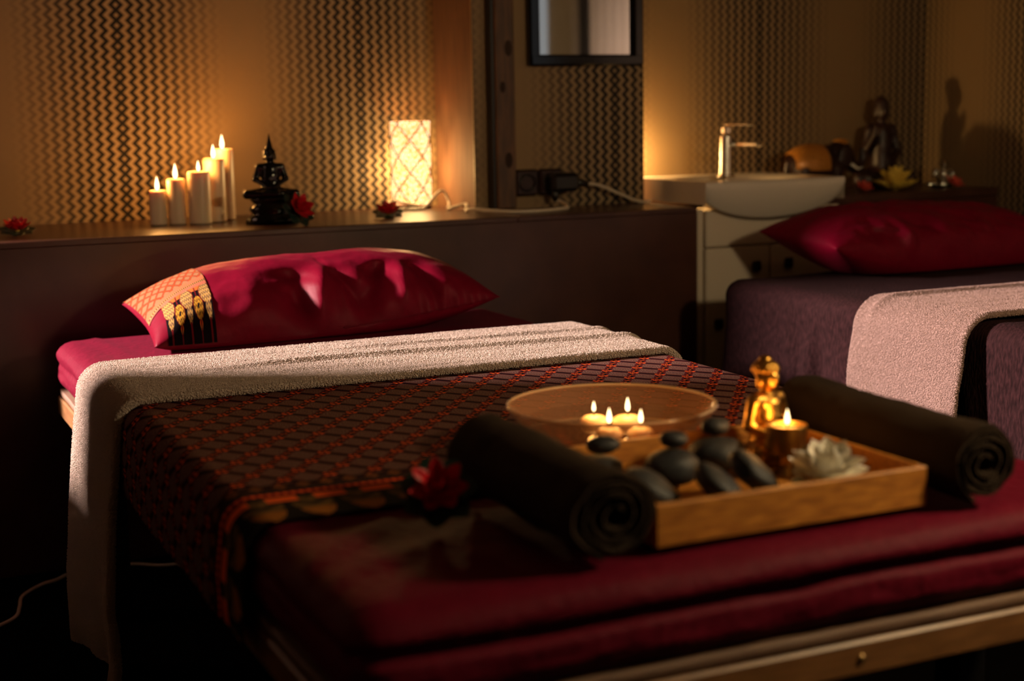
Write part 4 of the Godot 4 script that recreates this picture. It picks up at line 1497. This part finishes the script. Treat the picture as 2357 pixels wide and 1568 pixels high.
func tray_things() -> void:
	var y := 0.6235
	var x0 := 0.747
	var x1 := 1.100
	var z0 := -1.572
	var z1 := -1.283
	var tr := thing("wooden_tray", "square wooden tray at the foot of the near bed", "tray", Vector3.ZERO)
	var yt := y + 0.0050   # stands partly on the runner's border
	part("bottom", slab(Vector3(x0 + 0.009, yt + 0.001, z0 + 0.009), Vector3(x1 - 0.009, yt + 0.008, z1 - 0.009), 0.001), M.tray, tr)
	part("side_board", slab(Vector3(x0, yt, z1 - 0.0085), Vector3(x1, yt + 0.046, z1), 0.0015), M.tray, tr)
	part("side_board", slab(Vector3(x0, yt, z0), Vector3(x1, yt + 0.046, z0 + 0.0085), 0.0015), M.tray, tr)
	part("side_board", slab(Vector3(x0, yt, z0 + 0.0087), Vector3(x0 + 0.0085, yt + 0.046, z1 - 0.0087), 0.0015), M.tray, tr)
	part("side_board", slab(Vector3(x1 - 0.0085, yt, z0 + 0.0087), Vector3(x1, yt + 0.046, z1 - 0.0087), 0.0015), M.tray, tr)

	towel_roll("dark brown rolled towel left of the tray", Vector3(0.690, y + 0.004, -1.262), 0.0, 0.335, 0.0530, 3, 0.0)
	towel_roll("dark brown rolled towel right of the tray", Vector3(1.168, y + 0.004, -1.262), deg_to_rad(-2.0), 0.375, 0.0500, 8, 0.0)

	var f := yt + 0.0085
	f += 0.0006
	pebble("large flat black stone of the left stone stack", Vector3(0.872, f + 0.002, -1.462), Vector3(0.036, 0.0215, 0.031), Vector3(0, 0.3, 0), 1.0)
	pebble("small grey pebble balanced on the left stone stack", Vector3(0.877, f + 0.0470, -1.466), Vector3(0.0195, 0.0100, 0.016), Vector3(0, 0.5, -0.12), 2.0)
	pebble("large flat black stone of the right stone stack", Vector3(0.953, f + 0.002, -1.492), Vector3(0.036, 0.0215, 0.031), Vector3(0, -0.2, 0), 3.0)
	pebble("small grey pebble balanced on the right stone stack", Vector3(0.956, f + 0.0470, -1.500), Vector3(0.0195, 0.0105, 0.016), Vector3(0, 0.2, 0), 4.0)
	pebble("black stone lying in the back left corner of the tray", Vector3(0.800, f, -1.520), Vector3(0.036, 0.0170, 0.030), Vector3.ZERO, 5.0)
	pebble("small black pebble on the stone in the back left corner", Vector3(0.812, f + 0.0360, -1.520), Vector3(0.021, 0.0105, 0.018), Vector3(0, 0.1, 0.05), 6.0)
	pebble("tilted black stone at the tray's front left corner", Vector3(0.800, f, -1.385), Vector3(0.038, 0.017, 0.034), Vector3(0.35, 0.2, -0.45), 7.0)
	pebble("tilted black stone in the middle of the tray front", Vector3(0.868, f, -1.352), Vector3(0.036, 0.016, 0.034), Vector3(0.45, 0.1, -0.62), 8.0)
	pebble("tilted black stone beside the white lotus", Vector3(0.930, f, -1.378), Vector3(0.036, 0.016, 0.034), Vector3(0.45, 0.1, -0.62), 9.0)
	pebble("smooth black stone between the lotus and the tray's right side", Vector3(1.058, f, -1.428), Vector3(0.026, 0.016, 0.034), Vector3.ZERO, 10.0)

	# gold seated figure holding a candle cup
	var bu := thing("gold_buddha", "gold seated figurine with curled hair behind the tealight cup", "statue", Vector3(1.038, f + 0.0045, -1.512), deg_to_rad(16.0))
	var P := [
		[Vector3(0, 0.012, 0), Vector3(0.036, 0.015, 0.028)],
		[Vector3(-0.016, 0.014, 0.004), Vector3(-0.034, 0.014, 0.022), 0.014, 0.013], [Vector3(0.016, 0.014, 0.004), Vector3(0.034, 0.014, 0.022), 0.014, 0.013],
		[Vector3(-0.034, 0.013, 0.022), Vector3(0.008, 0.013, 0.036), 0.013, 0.008], [Vector3(0.034, 0.013, 0.022), Vector3(-0.008, 0.015, 0.034), 0.013, 0.008],
		[Vector3(0, 0.022, 0), Vector3(0, 0.052, 0), 0.021, 0.020], [Vector3(0, 0.056, 0), Vector3(0, 0.068, 0), 0.021, 0.019],
		[Vector3(-0.018, 0.0765, 0), Vector3(0.018, 0.0765, 0), 0.0105, 0.0105],
		[Vector3(0, 0.076, 0), Vector3(0, 0.094, 0.001), 0.0085, 0.008],
		[Vector3(0, 0.1045, 0.002), Vector3(0.0135, 0.0175, 0.0150)],
		[Vector3(0, 0.0985, 0.0085), Vector3(0.008, 0.008, 0.008)], [Vector3(0, 0.1035, 0.0172), Vector3(0.0022, 0.0045, 0.0026)], [Vector3(0, 0.0955, 0.0150), Vector3(0.0035, 0.0018, 0.0022)],
		[Vector3(-0.0140, 0.101, 0), Vector3(0.0028, 0.0095, 0.004)], [Vector3(0.0140, 0.101, 0), Vector3(0.0028, 0.0095, 0.004)],
		[Vector3(-0.024, 0.075, 0), Vector3(-0.034, 0.048, 0.002), 0.0088, 0.0076], [Vector3(0.024, 0.075, 0), Vector3(0.034, 0.048, 0.002), 0.0088, 0.0076],
		[Vector3(-0.034, 0.048, 0.002), Vector3(-0.014, 0.032, 0.030), 0.0072, 0.0056], [Vector3(0.034, 0.048, 0.002), Vector3(0.014, 0.032, 0.030), 0.0072, 0.0056],
		[Vector3(0, 0.030, 0.036), Vector3(0.016, 0.0045, 0.010)]]
	part("figure", blob(P, 0.0016, 0.004), M.gold, bu)
	var hair := [[Vector3(0, 0.1130, -0.001), Vector3(0.0150, 0.0125, 0.0160)], [Vector3(0, 0.1250, -0.002), Vector3(0.0085, 0.0075, 0.0085)]]
	for i in 7:
		for j in 16:
			var b := 0.05 + i * 0.23
			var a := TAU * (j + 0.5 * (i % 2)) / 16.0
			if i > 4 and j % 2:
				continue
			hair.append([Vector3(cos(b) * cos(a) * 0.0150, 0.1130 + sin(b) * 0.0125, -0.001 + cos(b) * sin(a) * 0.0160), Vector3.ONE * 0.0026])
	part("curled_hair", blob(hair, 0.0010, 0.0008), M.gold, bu)
	var te := thing("tealight_cup", "brass tealight cup with a lit candle in the tray", "candle", Vector3(1.022, f + 0.030, -1.445))
	part("cup", MB.new().lathe([Vector2(0, 0), Vector2(0.022, 0), Vector2(0.0245, 0.002), Vector2(0.0250, 0.032), Vector2(0.0243, 0.0335), Vector2(0.0236, 0.032), Vector2(0.0232, 0.024), Vector2(0, 0.024)], 36).mesh(), M.brass, te)
	part("stem", MB.new().lathe([Vector2(0.016, -0.0295), Vector2(0.016, -0.026), Vector2(0.011, -0.020), Vector2(0.011, -0.006), Vector2(0.018, -0.0005), Vector2(0, 0)], 18).mesh(), M.brass, te)
	part("wax", MB.new().lathe([Vector2(0, 0.0243), Vector2(0.0225, 0.0243), Vector2(0.0225, 0.0262), Vector2(0.015, 0.0268), Vector2(0, 0.0262)], 28).mesh(), M.wax, te)
	flame(te, Vector3(0.001, 0.0265, 0), 0.019, 0.0050)

	blossom("lotus_flower", "white lotus blossom with cream petals in the tray", Vector3(1.004, f + 0.0135, -1.342), [
		[7, 0.047, 0.034, 0.40, 0.22, 12.0, 0.004, M.lotus], [6, 0.048, 0.034, 0.30, 0.25, 30.0, 0.006, M.lotus], [6, 0.047, 0.030, 0.20, 0.28, 58.0, 0.006, M.lotus], [4, 0.042, 0.026, 0.15, 0.3, 76.0, 0.006, M.lotus]], Vector3(deg_to_rad(10), 0.2, deg_to_rad(4)), "", 5, 0.042, 0.008)
	red_flower("red silk flower with orange lit petals and dark leaves left of the rolled towel", Vector3(0.592, y + 0.034, -1.500), 1.1, Vector3(deg_to_rad(40), 0.35, deg_to_rad(30)), "", M.red_petal, 7)

	# ribbed glass bowl with water and floating candles
	var bc := Vector3(0.928, 0.6285, -1.712)
	var bo := thing("glass_bowl", "wide ribbed glass bowl of water holding floating candles", "bowl", bc)
	var pr := []
	for i in 46:
		var t := i / 45.0
		var r := 0.056 + 0.086 * pow(t, 0.62) + 0.0007 * sin(t * 120.0)
		pr.append(Vector2(r, 0.002 + 0.0575 * pow(t, 1.25)))
	var outer := pr.duplicate()
	outer.push_front(Vector2(0.050, 0.0))
	outer.push_front(Vector2(0.0, 0.0))
	outer.append(Vector2(0.1408, 0.0610))
	for i in range(45, -1, -1):
		outer.append(Vector2(pr[i].x - 0.0036, maxf(pr[i].y, 0.0055)))
	outer.append(Vector2(0, 0.0055))
	part("bowl_wall", MB.new().lathe(outer, 96).mesh(), M.bowl, bo)
	var rimp := []
	for i in 97:
		rimp.append(Vector3(cos(TAU * i / 96.0) * 0.1395, 0.0610, -sin(TAU * i / 96.0) * 0.1395))
	part("rim", MB.new().tube(rimp, 0.0021, 8).mesh(), M.rim, bo, "thick rounded glass rim")
	var wa := MB.new()
	wa.lathe([Vector2(0.125, 0.0370), Vector2(0.06, 0.0370), Vector2(0, 0.0370)], 64)
	tag(part("water", wa.mesh(), M.water, bo), "still water in the bowl", "")
	for q in [["ivory floating candle at the left back of the bowl", 0.898, -1.706, 0.019, 0.014], ["largest ivory floating candle at the right back of the bowl", 0.937, -1.684, 0.0215, 0.019], ["ivory floating candle at the front of the bowl, left", 0.880, -1.630, 0.017, 0.020], ["ivory floating candle at the front of the bowl, right", 0.916, -1.612, 0.017, 0.018]]:
		var fc := thing("floating_candle", q[0], "candle", Vector3(q[1], bc.y + 0.0320, q[2]), 0.0, "floating candles in the bowl")
		var r: float = q[3]
		part("wax", MB.new().lathe([Vector2(0, 0), Vector2(r * 0.6, 0.001), Vector2(r * 0.93, 0.005), Vector2(r, 0.0085), Vector2(r * 0.93, 0.012), Vector2(r * 0.7, 0.0155), Vector2(r * 0.3, 0.0168), Vector2(0, 0.0165)], 28).mesh(), M.wax, fc)
		flame(fc, Vector3(0, 0.016, 0), q[4], 0.0042)
